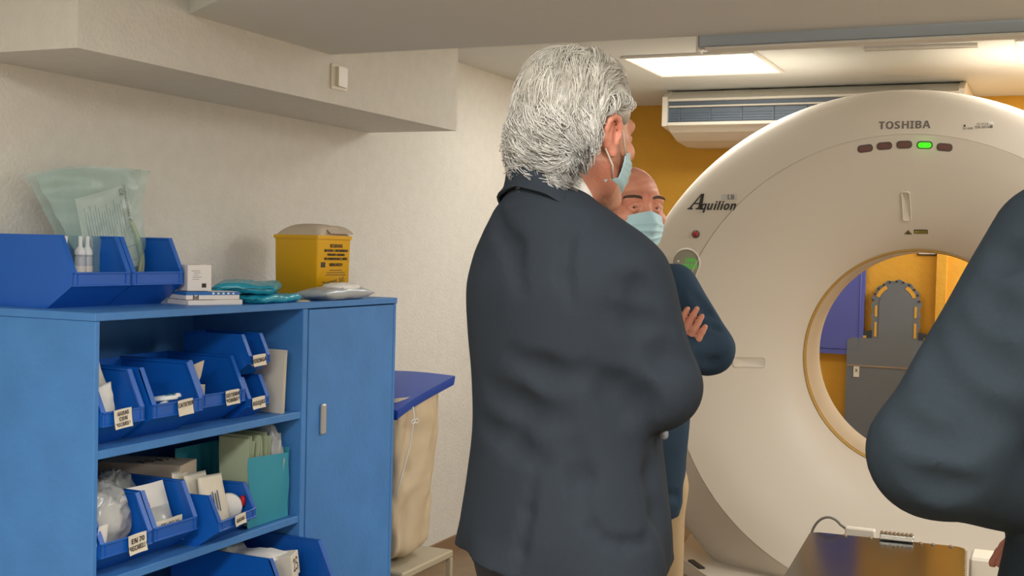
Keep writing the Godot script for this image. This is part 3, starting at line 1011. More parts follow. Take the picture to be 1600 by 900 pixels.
func things_on_cabinet():
	var Y := CAB_TOP
	# two open bins side by side
	bin("blue open bin on top of the cabinet holding dropper bottles", 0.214, 0.285, 0.19, Vector3(-2.28, Y, -2.469), 0.0, "bins on top of the cabinet")
	bin("blue open bin on top of the cabinet beside the small white carton", 0.214, 0.285, 0.19, Vector3(-2.28, Y, -2.687), 0.0, "bins on top of the cabinet")
	# dropper bottles
	for k in 3:
		var b := thing("dropper_bottle", ["small clear dropper bottle touching the brown cardboard in the top bin", "small clear dropper bottle between two others in the top bin", "small clear dropper bottle on the bin wall side of the row"][k], "bottle", Vector3(-2.388 - [0.03, 0.0, 0.004][k], Y + 0.0035, -2.470 - k * 0.031), 0.2, "dropper bottles in the top bin")
		var st := begin()
		lathe(st, [Vector2(0.0, 0.0), Vector2(0.0138, 0.0), Vector2(0.0145, 0.004), Vector2(0.0145, 0.126), Vector2(0.0125, 0.134), Vector2(0.0, 0.134)], 20)
		put(st, "flask", M.bottle_plastic, b)
		st = begin()
		lathe(st, [Vector2(0.0142, 0.134), Vector2(0.0148, 0.136), Vector2(0.0148, 0.140), Vector2(0.013, 0.148), Vector2(0.007, 0.156), Vector2(0.0055, 0.158), Vector2(0.0055, 0.184), Vector2(0.0, 0.186)], 20)
		put(st, "cap", M.tubing_white, b)
		st = begin()
		lathe(st, [Vector2(0.0147, 0.02), Vector2(0.01485, 0.021), Vector2(0.01485, 0.104), Vector2(0.0147, 0.105)], 20)
		put(st, "band", M.carton_white, b)
	var cb := thing("cardboard_piece", "piece of brown cardboard with a torn white edge in the top bin", "cardboard", Vector3(-2.376, Y + 0.0035, -2.41), 0.0)
	var st0 := begin()
	sheet(st0, 4, 8, func(u: float, v: float) -> Vector3: return Vector3(-0.012 + u * 0.006, v * 0.182 - 0.004 * sin(u * 9.0) * v, 0.042 - 0.058 * u), 0.003)
	put(st0, "sheet", M.card_brown, cb)
	st0 = begin()
	sheet(st0, 5, 8, func(u: float, v: float) -> Vector3: return Vector3(-0.006 + 0.003 * sin(v * 7.0), v * 0.184, -0.014 - u * 0.020 - 0.004 * v), 0.002)
	put(st0, "white_edge", M.carton_white, cb)
	document_pouch()
	# cartons right of the bins
	var c1 := carton("carton", "flat white and blue carton lying under the small white carton", Vector3(0.12, 0.022, 0.17), M.carton_white, Vector3(-2.27, Y, -2.87), Vector3(0, -0.42, 0))
	var st := begin(true)
	box(st, Vector3(0, 0.0175, 0), Vector3(0.1206, 0.0092, 0.1706))
	put(st, "blue_print", M.carton_blue, c1)
	lettering("bd", 0.012, Transform3D(Basis(Vector3.UP, PI / 2), Vector3(0.061, 0.007, 0.055)), M.ink, c1, "Droid Sans", true)
	for k in 5:
		st = begin(true)
		box(st, Vector3(0.0607, 0.0175, 0.0 - k * 0.016), Vector3(0.0005, 0.005, 0.007))
		put(st, "print_mark", M.paper_white, c1)
	var c1b := carton("carton", "flat white carton under the blue printed one", Vector3(0.125, 0.014, 0.175), M.carton_white, Vector3(-2.265, Y, -2.872), Vector3(0, -0.40, 0))
	c1b.position.y = Y
	c1.position.y = Y + 0.0155
	var c2 := carton("carton", "small upright white carton printed with tiny text", Vector3(0.07, 0.075, 0.075), M.carton_white, Vector3(-2.285, Y + 0.0390, -2.845), Vector3(0, -0.42, 0))
	for k in 5:
		st = begin(true)
		box(st, Vector3(0.0352, 0.058 - k * 0.006, 0.012 - 0.004 * (k % 2)), Vector3(0.0004, 0.0012, 0.028 - 0.007 * (k % 3)))
		put(st, "print_line", M.print_grey, c2)
	st = begin(true)
	box(st, Vector3(0.0352, 0.016, -0.014), Vector3(0.0004, 0.012, 0.014))
	put(st, "print_patch", M.print_dark, c2)
	# teal wrapped packs
	var teal := [[Vector3(-2.27, Y + 0.020, -3.085), Vector3(0.19, 0.27, 0.03), 0.55, "teal plastic wrapped pack lying over another beside the white carton"], [Vector3(-2.215, Y + 0.010, -3.095), Vector3(0.13, 0.25, 0.024), 0.1, "glossy teal wrapped pack at the cabinet's front edge"]]
	for k in 2:
		var p := thing("wrapped_pack", teal[k][3], "pack", teal[k][0], teal[k][2], "teal packs on the cabinet")
		st = begin()
		pillow(st, teal[k][1].x, teal[k][1].y, teal[k][1].z, 30 + k, 0.007, 16.0, 30, 9.0)
		put(st, "wrapper", M.teal_film, p, Transform3D(Basis(Vector3.RIGHT, -PI / 2), Vector3(0, 0.004 + (0.022 if k == 0 else 0.0), 0)))
		st = begin()
		for s in [-1, 1]:
			sheet(st, 10, 2, func(u: float, v: float) -> Vector3: return Vector3((u - 0.5) * teal[k][1].x * 0.94, 0.004 + (0.022 if k == 0 else 0.0) + 0.003 * sin(u * 22.0) * v, s * (teal[k][1].y * 0.47 + v * 0.018)), 0.0008)
		put(st, "seal", M.teal_film, p)
	sharps_container()
	# grey pouch lying at the right end
	var gp := thing("plastic_pouch", "grey plastic pouch with a clear window lying at the cabinet's right end", "pouch", Vector3(-2.188, Y + 0.022, -3.46), 0.03)
	st = begin()
	pillow(st, 0.115, 0.34, 0.046, 41, 0.006, 12.0)
	put(st, "pouch", M.grey_pouch, gp, Transform3D(Basis(Vector3.RIGHT, -PI / 2), Vector3.ZERO))
	st = begin()
	crumple(st, Vector3(0.085, 0.034, 0.17), 42, 0.18, 2.0, 0.8)
	put(st, "window", M.paper_white, gp, Transform3D(Basis(), Vector3(0.004, 0.016, -0.02)))
	var dc := thing("paper_disc", "small beige paper disc lying between the teal pack and the grey pouch", "paper", Vector3(-2.19, Y, -3.24))
	st = begin()
	lathe(st, [Vector2(0, 0), Vector2(0.036, 0), Vector2(0.037, 0.002), Vector2(0.030, 0.004), Vector2(0, 0.005)], 24)
	put(st, "disc", M.lid_beige, dc)

func document_pouch():
	var t := thing("document_pouch", "pale green translucent pouch holding a printed leaflet, standing in the top bins", "pouch", Vector3(-2.42, CAB_TOP + 0.02, -2.60))
	# sheet outline in (z, y), the camera sees it from +x and +z
	var nz := FastNoiseLite.new()
	nz.seed = 8; nz.frequency = 6.0; nz.fractal_octaves = 3
	var front := func(u: float, v: float) -> Vector3:
		var top := 0.318 + 0.045 * (1.0 - pow(1.0 - u, 3.0))
		var left := lerpf(0.03, 0.232, pow(v, 1.1))
		var right := -0.135 - 0.055 * v + 0.014 * sin(v * 11.0)
		var z := lerpf(left, right, u)
		var y := lerpf(0.0, top, v)
		var x := 0.022 * sin(PI * v) * sin(PI * u) + 0.005 * nz.get_noise_2d(u * 0.9, v * 0.9) + 0.006 * sin(v * 34.0 + u * 5.0) * pow(v, 5.0) + 0.004 * sin(u * 18.0 - v * 6.0) * (1.0 - v * 0.5)
		return Vector3(x + 0.03 * (1 - v), y, z)
	var st := begin()
	sheet(st, 34, 34, front, 0.0007)
	put(st, "front_film", M.bag_film, t)
	st = begin()
	sheet(st, 30, 30, func(u: float, v: float) -> Vector3: return front.call(u, v) * Vector3(0.35, 1.012, 1.0) + Vector3(-0.03, 0, 0), 0.0007)
	put(st, "back_film", M.bag_film, t)
	# leaflet inside
	st = begin()
	var lx := facing(Vector3(0.004, 0.180, -0.040), Vector3(1.0, 0.03, 0.0), Vector3.UP, 0.25)
	sheet(st, 8, 8, func(u: float, v: float) -> Vector3: return Vector3((u - 0.5) * 0.205, (v - 0.5) * 0.235, 0.004 * sin(u * PI)), 0.0008)
	var leaf := put(st, "leaflet", M.paper_white, t, lx)
	var rng := RandomNumberGenerator.new()
	rng.seed = 9
	st = begin(true)
	for k in 15:
		var h := rng.randf_range(0.07, 0.13)
		box(st, Vector3(-0.085 + k * 0.0105, 0.09 - h * 0.5 - rng.randf() * 0.03, 0.0075), Vector3(0.0016, h, 0.0005))
	put(st, "print_line", M.ink_blue, leaf)
	lettering("Instrucciones de uso", 0.010, Transform3D(Basis(Vector3.BACK, -PI / 2), Vector3(0.082, 0.05, 0.0075)), M.ink, leaf, "Droid Sans", true)
	lettering("CE", 0.014, Transform3D(Basis(Vector3.BACK, -PI / 2), Vector3(0.066, 0.102, 0.0075)), M.ink, leaf, "Droid Sans", true)
	st = begin(true)
	for s in [[-0.02, 0], [0.02, 0]]: box(st, Vector3(0.06, -0.075 + s[0], 0.0075), Vector3(0.06, 0.0012, 0.0005))
	for s in [-0.03, 0.03]: box(st, Vector3(0.06 + s, -0.075, 0.0075), Vector3(0.0012, 0.04, 0.0005))
	put(st, "print_box", M.ink_blue, leaf)
	# coil of green tubing packed at the right edge of the pouch
	for k in 4:
		var pts := []
		for j in 15:
			var v := j / 14.0
			pts.append(Vector3(0.02 - 0.008 * k, 0.015 + v * (0.20 - 0.012 * k), -0.128 - 0.012 * (k % 2) - 0.028 * sin(PI * v) - 0.006 * k + 0.02 * v * v))
		put_tube(pts, 0.0055, "tubing", M.green_paper, t)

func sharps_container():
	var t := thing("sharps_container", "yellow plastic sharps container with a beige lid and printed label", "container", Vector3(-2.337, CAB_TOP, -3.541))
	var st := begin(true)
	var w := 0.174; var d := 0.209; var H := 0.205
	var lo := PackedVector2Array()
	# body tapers slightly toward the base
	var A := rounded(w * 0.96, d * 0.96, 0.008, 3); var B := rounded(w, d, 0.008, 3)
	st = begin()
	for k in A.size():
		var k2 := (k + 1) % A.size()
		quad(st, Vector3(A[k].x, 0, -A[k].y), Vector3(A[k2].x, 0, -A[k2].y), Vector3(B[k2].x, H, -B[k2].y), Vector3(B[k].x, H, -B[k].y))
		tri(st, Vector3(0, 0, 0), Vector3(A[k2].x, 0, -A[k2].y), Vector3(A[k].x, 0, -A[k].y))
	put(st, "body", M.yellow_plastic, t)
	st = begin()
	prism(st, rounded(w + 0.010, d + 0.010, 0.01, 3), 0.012, Transform3D(Basis(Vector3.RIGHT, Vector3.FORWARD, Vector3.UP), Vector3(0, H - 0.004, 0)))
	put(st, "rim", M.yellow_plastic, t)
	# domed lid with an opening flap
	st = begin()
	sheet(st, 16, 16, func(u: float, v: float) -> Vector3:
		var x := (u - 0.5) * 2.0; var z := (v - 0.5) * 2.0
		var hgt := 0.040 * sqrt(maxf(0.0, (1.0 - pow(absf(x), 3.0)) * (1.0 - pow(absf(z), 3.0))))
		return Vector3(x * w * 0.48, H + 0.008 + hgt, -z * d * 0.47))
	var lid := put(st, "lid", M.lid_beige, t)
	st = begin()
	sheet(st, 10, 8, func(u: float, v: float) -> Vector3: return Vector3(0.02 + v * 0.075, H + 0.042 - v * v * 0.028, 0.04 - u * 0.145 - 0.01 * sin(v * 3.0)), 0.002)
	put(st, "flap", M.lid_beige, lid)
	# printed label on the front face
	var f := Transform3D(Basis(Vector3.UP, PI / 2), Vector3(w * 0.5 - 0.0008, 0.0, 0.0))
	var rows := [["RESIDUOS", 0.012, 0.178], ["MATERIAL CONTAMINADO", 0.0085, 0.162], ["PUNZANTE CORTANTE", 0.0075, 0.148], ["NO SOBREPASAR EL NIVEL", 0.0085, 0.134], ["BIOLOGICO", 0.0105, 0.114]]
	for r in rows:
		lettering(r[0], r[1], f * Transform3D(Basis(Vector3.RIGHT, -0.017), Vector3(0.01, r[2], 0.0010)), M.ink, t, "Droid Sans", true, false, 0.0010, minf(1.0, 0.16 / (r[0].length() * r[1] * 0.7)))
	st = begin(true)
	for k in 3: box(st, Vector3(0.012, 0.095 - k * 0.008, -0.0012), Vector3([0.08, 0.115, 0.125][k], 0.0022, 0.0012))
	box(st, Vector3(-0.068, 0.116, -0.0012), Vector3(0.028, 0.022, 0.0012))
	put(st, "print_line", M.ink, t, f)
	lettering("Transport. 10/5", 0.016, f * Transform3D(Basis(Vector3.BACK, 0.12).rotated(Vector3.RIGHT, -0.017), Vector3(0.0, 0.056, -0.0012)), M.ink, t, "Droid Serif", false, true, 0.0006, 0.85)
	lettering("CMA Consulta", 0.013, f * Transform3D(Basis(Vector3.BACK, 0.12).rotated(Vector3.RIGHT, -0.017), Vector3(0.012, 0.034, -0.0015)), M.ink, t, "Droid Serif", false, true, 0.0006, 0.85)
	for s in [[-0.075, 0.178], [0.085, 0.180]]:
		st = begin(true)
		prism(st, PackedVector2Array([Vector2(-0.006, -0.005), Vector2(0.006, -0.005), Vector2(0, 0.006)]), 0.0008, f * Transform3D(Basis(), Vector3(s[0], s[1], -0.0006)))
		put(st, "hazard_mark", M.ink, t)

func upper_shelf():
	var Y := SHELF_1
	var G := "labelled bins on the upper shelf"
	bin("blue bin labelled MASCARILLA with a white pouch, at the shelf's open left end", 0.155, 0.29, 0.19, Vector3(-2.135, Y, -2.392), 0.0, G, ["GUIAS", "CON", "MASCARILLA"], 0.01, 0.062, 0.048, 0.06)
	bin("blue bin labelled CATETER with a coil of white tubing", 0.205, 0.29, 0.19, Vector3(-2.135, Y, -2.602), 0.0, G, ["CATETER", ""], -0.02, 0.060, 0.042, 0.05)
	bin("blue bin labelled SISTEMA BOMBAS with torn paper inside", 0.205, 0.29, 0.19, Vector3(-2.165, Y, -2.836), 0.0, G, ["SISTEMA", "BOMBAS"], -0.03, 0.062, 0.042, 0.03)
	bin("small blue bin labelled AGUJAS under another small bin", 0.105, 0.24, 0.125, Vector3(-2.165, Y, -3.005), 0.0, G, ["AGUJAS"], 0.012, 0.062, 0.034, 0.05)
	bin("small blue bin labelled JERINGA stacked on another small bin", 0.105, 0.24, 0.125, Vector3(-2.165, Y + 0.127, -3.005), 0.0, G, ["JERINGA"], 0.012, 0.062, 0.034, 0.04)
	# white pouch in the first bin
	var p := thing("paper_pouch", "white paper pouch with a clear rounded edge in the MASCARILLA bin", "pouch", Vector3(-2.225, Y + 0.105, -2.398), 0.0)
	var st := begin()
	pillow(st, 0.10, 0.17, 0.03, 51, 0.006, 16.0)
	put(st, "pouch", M.paper, p, Transform3D(Basis(Vector3.UP, PI / 2 - 0.1) * Basis(Vector3.BACK, 0.35), Vector3(-0.02, 0.02, 0.0)))
	st = begin()
	pillow(st, 0.085, 0.12, 0.02, 52, 0.005, 16.0)
	put(st, "insert", M.paper_white, p, Transform3D(Basis(Vector3.UP, PI / 2 - 0.1) * Basis(Vector3.BACK, 0.2), Vector3(0.022, -0.012, 0.012)))
	# tubing coil
	var c := thing("tubing_coil", "coil of white tubing with teal connectors in the CATETER bin", "tubing", Vector3(-2.175, Y + 0.086, -2.60), 0.0)
	var pts := []
	for k in 49:
		var a := TAU * 2.0 * k / 48.0
		var r := 0.037 - 0.0035 * k / 48.0
		pts.append(Vector3(cos(a) * r, 0.012 + 0.008 * k / 48.0 + 0.006 * cos(a), sin(a) * r * 1.05))
	put_tube(pts, 0.0042, "coil", M.tubing_white, c, 8)
	for k in 2:
		put_tube([Vector3(0.008, 0.016, 0.012 - 0.03 * k), Vector3(0.0, 0.022, -0.012 - 0.02 * k)], [0.006, 0.0045], "connector", M.teal_part, c)
	put_tube([Vector3(0.028, 0.004, 0.05), Vector3(0.018, 0.006, 0.02), Vector3(0.0, 0.008, -0.005)], [0.007, 0.006, 0.004], "tip", M.tubing_white, c)
	# filler under the coil: a folded pouch
	st = begin()
	crumple(st, Vector3(0.15, 0.08, 0.17), 57, 0.15, 2.0)
	var fl := put(st, "folded_wrap", M.paper_white)
	tag(fl, "folded white wrap under the tubing coil", "wrap")
	fl.position = Vector3(-2.315, Y + 0.046, -2.602)
	# torn paper
	var tp := thing("torn_paper", "torn piece of beige paper standing in the SISTEMA BOMBAS bin", "paper", Vector3(-2.225, Y + 0.06, -2.79), 0.0)
	st = begin(true)
	var poly := PackedVector2Array([Vector2(-0.032, 0.0), Vector2(0.024, 0.0), Vector2(0.026, 0.055), Vector2(0.002, 0.057), Vector2(0.012, 0.08), Vector2(0.022, 0.125), Vector2(0.0, 0.118), Vector2(-0.034, 0.105)])
	prism(st, poly, 0.0025, Transform3D(Basis(Vector3.UP, PI / 2 - 0.35), Vector3.ZERO))
	put(st, "sheet", M.lid_beige, tp)
	# packets in the stacked small bin
	var pk := thing("paper_packet", "white paper packet lying in the JERINGA bin", "packet", Vector3(-2.25, Y + 0.127 + 0.045, -3.0), 0.1)
	st = begin()
	pillow(st, 0.16, 0.085, 0.03, 53, 0.004, 16.0)
	put(st, "packet", M.paper_white, pk, Transform3D(Basis(Vector3.RIGHT, -PI / 2) * Basis(Vector3.UP, 0.1), Vector3(0, 0.0, 0)))
	# white sheet standing at the divider
	var ws := thing("paper_sheaf", "white paper sheaf standing upright against the divider", "paper", Vector3(-2.235, Y, -3.135), 0.0)
	for k in 3:
		st = begin()
		sheet(st, 6, 8, func(u: float, v: float) -> Vector3: return Vector3(-0.10 + u * 0.175, v * (0.195 - 0.012 * k), 0.006 * k + 0.018 * pow(u, 2.0) * (1 - v * 0.6) - 0.012), 0.0012)
		put(st, "sheet", M.paper, ws)
	# small clip lying deep on the stacked wraps
	var bx := carton("carton", "low white carton at the back of the upper shelf behind the bins", Vector3(0.07, 0.235, 0.10), M.lid_beige, Vector3(-2.52, Y, -2.62), Vector3(0, 0.1, 0))
	bx.name = bx.name

func lower_shelf():
	var Y := SHELF_2
	var G := "bins on the lower shelf"
	bin("blue bin labelled EN 70 with a clear plastic bag", 0.190, 0.29, 0.19, Vector3(-2.135, Y, -2.412), 0.0, G, ["EN 70", "MASCARILLA"], -0.030, 0.066, 0.050, 0.04)
	bin("blue bin with a red-capped packet, beside the EN 70 bin", 0.180, 0.29, 0.19, Vector3(-2.140, Y, -2.606), 0.0, G)
	bin("smaller blue bin labelled GASAS with paper packs", 0.215, 0.26, 0.145, Vector3(-2.115, Y, -2.845), 0.14, G, ["GASAS"], 0.0, 0.060, 0.030, 0.03)
	var st := begin()
	# clear bag in the first bin
	var b := thing("plastic_bag", "crumpled clear plastic bag in the EN 70 bin", "bag", Vector3(-2.245, Y + 0.125, -2.425))
	st = begin()
	crumple(st, Vector3(0.12, 0.16, 0.14), 61, 0.4, 2.6, 0.85, 34, 22)
	put(st, "bag", M.clear_film, b)
	st = begin()
	crumple(st, Vector3(0.10, 0.12, 0.11), 62, 0.4, 2.2, 0.9, 26, 18)
	put(st, "contents", M.paper_white, b, Transform3D(Basis(), Vector3(-0.01, -0.01, 0)))
	var wc := thing("paper_strip", "folded white paper strip at the front of the EN 70 bin", "paper", Vector3(-2.146, Y + 0.062, -2.338))
	st = begin()
	sheet(st, 6, 6, func(u: float, v: float) -> Vector3: return Vector3(-0.01 * u, 0.075 * v, 0.026 - 0.042 * u - 0.012 * v + 0.008 * sin(u * 6.0)), 0.001)
	put(st, "strip", M.paper_white, wc)
	# red capped packet in the second bin
	var r := thing("blister_packet", "white blister packet with a red cap standing in a bin", "packet", Vector3(-2.185, Y + 0.035, -2.595), 0.0)
	st = begin()
	sheet(st, 10, 10, func(u: float, v: float) -> Vector3: return Vector3(0.006 * sin(u * PI) - 0.055 * v, 0.155 * v, 0.072 - 0.145 * u), 0.004)
	put(st, "card", M.paper_white, r)
	st = begin()
	sheet(st, 12, 8, func(u: float, v: float) -> Vector3: return Vector3(0.022 * sin(u * PI) * sin(v * PI) - 0.03 * v + 0.008, 0.02 + 0.075 * v, 0.06 - 0.12 * u), 0.0008)
	put(st, "blister", M.clear_film, r)
	st = begin()
	crumple(st, Vector3(0.02, 0.034, 0.034), 63, 0.25, 2.0)
	put(st, "red_cap", M.red_plastic, r, Transform3D(Basis(), Vector3(-0.02, 0.098, 0.04))).set_meta("label", "bright red cap")
	st = begin()
	sheet(st, 6, 3, func(u: float, v: float) -> Vector3: return Vector3(0.028 + 0.004 * sin(u * 5.0), 0.046 + 0.024 * v, 0.058 - 0.12 * u), 0.001)
	var tk := put(st, "paper_tag", M.paper, r)
	lettering("10G  REF 70", 0.010, Transform3D(Basis(Vector3.UP, PI / 2), Vector3(0.0345, 0.057, 0)), M.ink, tk)
	# clear packs piled in the back of the bins
	for k in 2:
		var q := thing("clear_pack", ["clear crumpled pack at the back of the EN 70 bin", "clear pack with pale parts behind the red-capped packet"][k], "pack", Vector3(-2.365, Y + [0.155, 0.125][k], [-2.412, -2.606][k]), 0.3 * k, "clear packs at the back of the lower shelf")
		st = begin()
		crumple(st, Vector3(0.10, 0.19 - 0.04 * k, 0.14), 64 + k, 0.35, 2.4, 0.85, 30, 20)
		put(st, "film", M.clear_film, q)
		st = begin()
		crumple(st, Vector3(0.08, 0.15 - 0.03 * k, 0.11), 67 + k, 0.3, 2.0, 0.8)
		put(st, "contents", M.green_paper, q)
	# cartons with handwriting behind the GASAS bin
	var c1 := carton("carton", "long beige carton with handwritten marks on the lower shelf", Vector3(0.25, 0.062, 0.12), M.lid_beige, Vector3(-2.405, Y + 0.147, -2.80), Vector3(0, 0.3, 0.0))
	lettering("1547?", 0.034, Transform3D(Basis(Vector3.UP, 0.9) * Basis(Vector3.RIGHT, -PI / 2), Vector3(0.03, 0.0635, 0.0)), M.ink, c1, "Droid Serif", false, true)
	var c1s := carton("carton", "beige carton under the one with handwritten marks", Vector3(0.15, 0.145, 0.14), M.lid_beige, Vector3(-2.475, Y + 0.002, -2.80), Vector3(0, 0.0, 0))
	c1s.position.y = Y
	# packs in the GASAS bin
	var labels := ["white gauze pack at the front of the GASAS bin with printed bars", "white gauze pack behind the printed one in the GASAS bin", "plain white gauze pack at the back of the GASAS bin"]
	for k in 3:
		var g := thing("gauze_pack", labels[k], "pack", Vector3(-2.175 - 0.036 * k, Y + 0.022, -2.825 + 0.018 * k), 0.14 + 0.12 * k, "gauze packs in the GASAS bin")
		st = begin()
		pillow(st, 0.135 + 0.006 * k, 0.165 + 0.012 * k, 0.026, 71 + k, 0.004, 16.0)
		put(st, "pack", M.paper, g, Transform3D(Basis(Vector3.UP, PI / 2) * Basis(Vector3.RIGHT, -0.22) * Basis(Vector3.BACK, -0.08), Vector3(-0.01, 0.08, 0)))
		if k == 0:
			st = begin(true)
			for j in 3: box(st, Vector3(-0.022 + j * 0.013, 0.005, 0.0165), Vector3(0.004, 0.06 - 0.012 * (j % 2), 0.001))
			put(st, "print_bar", M.ink_blue, g, Transform3D(Basis(Vector3.UP, PI / 2) * Basis(Vector3.RIGHT, -0.22), Vector3(-0.01, 0.08, 0)))
	var rd := thing("dressing_roll", "white dressing roll with a red edge at the end of the GASAS bin", "dressing", Vector3(-2.195, Y + 0.075, -2.905), 0.0)
	st = begin()
	lathe(st, [Vector2(0.0, -0.014), Vector2(0.036, -0.014), Vector2(0.041, -0.008), Vector2(0.041, 0.008), Vector2(0.036, 0.014), Vector2(0.0, 0.014)], 28, Transform3D(Basis(Vector3.RIGHT, PI / 2) * Basis(Vector3.BACK, -0.5), Vector3.ZERO))
	put(st, "roll", M.paper_white, rd)
	st = begin()
	crumple(st, Vector3(0.014, 0.03, 0.012), 75, 0.2)
	put(st, "red_edge", M.red_plastic, rd, Transform3D(Basis(), Vector3(0.03, 0.016, -0.03)))
	# aqua pouch with papers standing at the divider
	var a := thing("aqua_folder", "aqua paper folder full of pale sheets standing by the divider", "folder", Vector3(-2.22, Y, -3.04), 0.0)
	st = begin()
	sheet(st, 14, 12, func(u: float, v: float) -> Vector3: return Vector3(0.055 + 0.008 * sin(v * PI) * sin(u * PI), 0.002 + v * (0.20 + 0.012 * (1 - u)), 0.080 - u * 0.208 + 0.004 * sin(v * 9.0)), 0.001)
	put(st, "front_leaf", M.aqua_paper, a)
	st = begin()
	sheet(st, 10, 10, func(u: float, v: float) -> Vector3: return Vector3(-0.155 + 0.21 * u, 0.002 + v * 0.215, -0.127 - 0.006 * sin(u * PI)), 0.001)
	put(st, "side_leaf", M.aqua_paper, a)
	st = begin()
	sheet(st, 10, 10, func(u: float, v: float) -> Vector3: return Vector3(-0.16, 0.002 + v * 0.23, 0.15 - u * 0.276), 0.001)
	put(st, "back_leaf", M.aqua_paper, a)
	for k in 9:
		st = begin()
		var dz := -0.012 * k
		var hh := 0.262 + 0.010 * sin(k * 2.3)
		sheet(st, 6, 8, func(u: float, v: float) -> Vector3: return Vector3(-0.07 + u * 0.11 + 0.004 * sin(v * 5.0 + k), 0.004 + v * hh, 0.06 + dz * 1.2 + 0.012 * v * (k % 3 - 1) * 0.5), 0.0018)
		put(st, "inner_sheet", M.green_paper, a)
	st = begin()
	crumple(st, Vector3(0.12, 0.27, 0.06), 77, 0.25, 1.8)
	put(st, "inner_pouch", M.clear_film, a, Transform3D(Basis(), Vector3(-0.01, 0.138, -0.09)))

func bottom_shelf():
	var Y := SHELF_3
	var b := bin("large dark blue bin on the bottom shelf jutting out past the cabinet door", 0.27, 0.42, 0.265, Vector3(-1.99, Y, -3.05), 0.0, "")
	b.name = "storage_bin_large"
	var c := thing("carton", "beige carton with a handwritten 25 in the large bottom bin", "box", Vector3(-2.115, Y + 0.16, -3.055), 0.3)
	c.rotation = Vector3(0.0, 0.35, 0.12)
	var st := begin(true)
	box(st, Vector3(0, 0.045, 0), Vector3(0.11, 0.07, 0.085), 0.0015)
	put(st, "carton", M.paper, c)
	lettering("25", 0.036, Transform3D(Basis(Vector3.UP, PI / 2), Vector3(0.0555, 0.045, 0)), M.ink, c, "Droid Serif", false, true)
	st = begin(true)
	box(st, Vector3(0.0, -0.07, 0), Vector3(0.10, 0.155, 0.08), 0.0015)
	put(st, "lower_part", M.paper_white, c)
	st = begin(true)
	box(st, Vector3(0.0, -0.01, 0.0412), Vector3(0.06, 0.03, 0.001))
	put(st, "purple_print", M.purple_print, c)
	var p := thing("paper_pouch", "long white paper pouch lying across the large bottom bin", "pouch", Vector3(-2.21, Y + 0.225, -3.05), 0.0)
	p.rotation = Vector3(0.0, -0.1, 0.10)
	st = begin()
	pillow(st, 0.24, 0.12, 0.035, 81, 0.005, 14.0)
	put(st, "pouch", M.paper_white, p, Transform3D(Basis(Vector3.RIGHT, -PI / 2), Vector3.ZERO))
	var q := thing("clear_pack", "crumpled clear pack at the back of the large bottom bin", "pack", Vector3(-2.33, Y + 0.17, -3.03), 0.0)
	st = begin()
	crumple(st, Vector3(0.14, 0.22, 0.17), 83, 0.4, 2.4, 0.85, 28, 18)
	put(st, "film", M.clear_film, q)
	st = begin()
	crumple(st, Vector3(0.11, 0.19, 0.13), 84, 0.3, 2.0)
	put(st, "contents", M.green_paper, q)

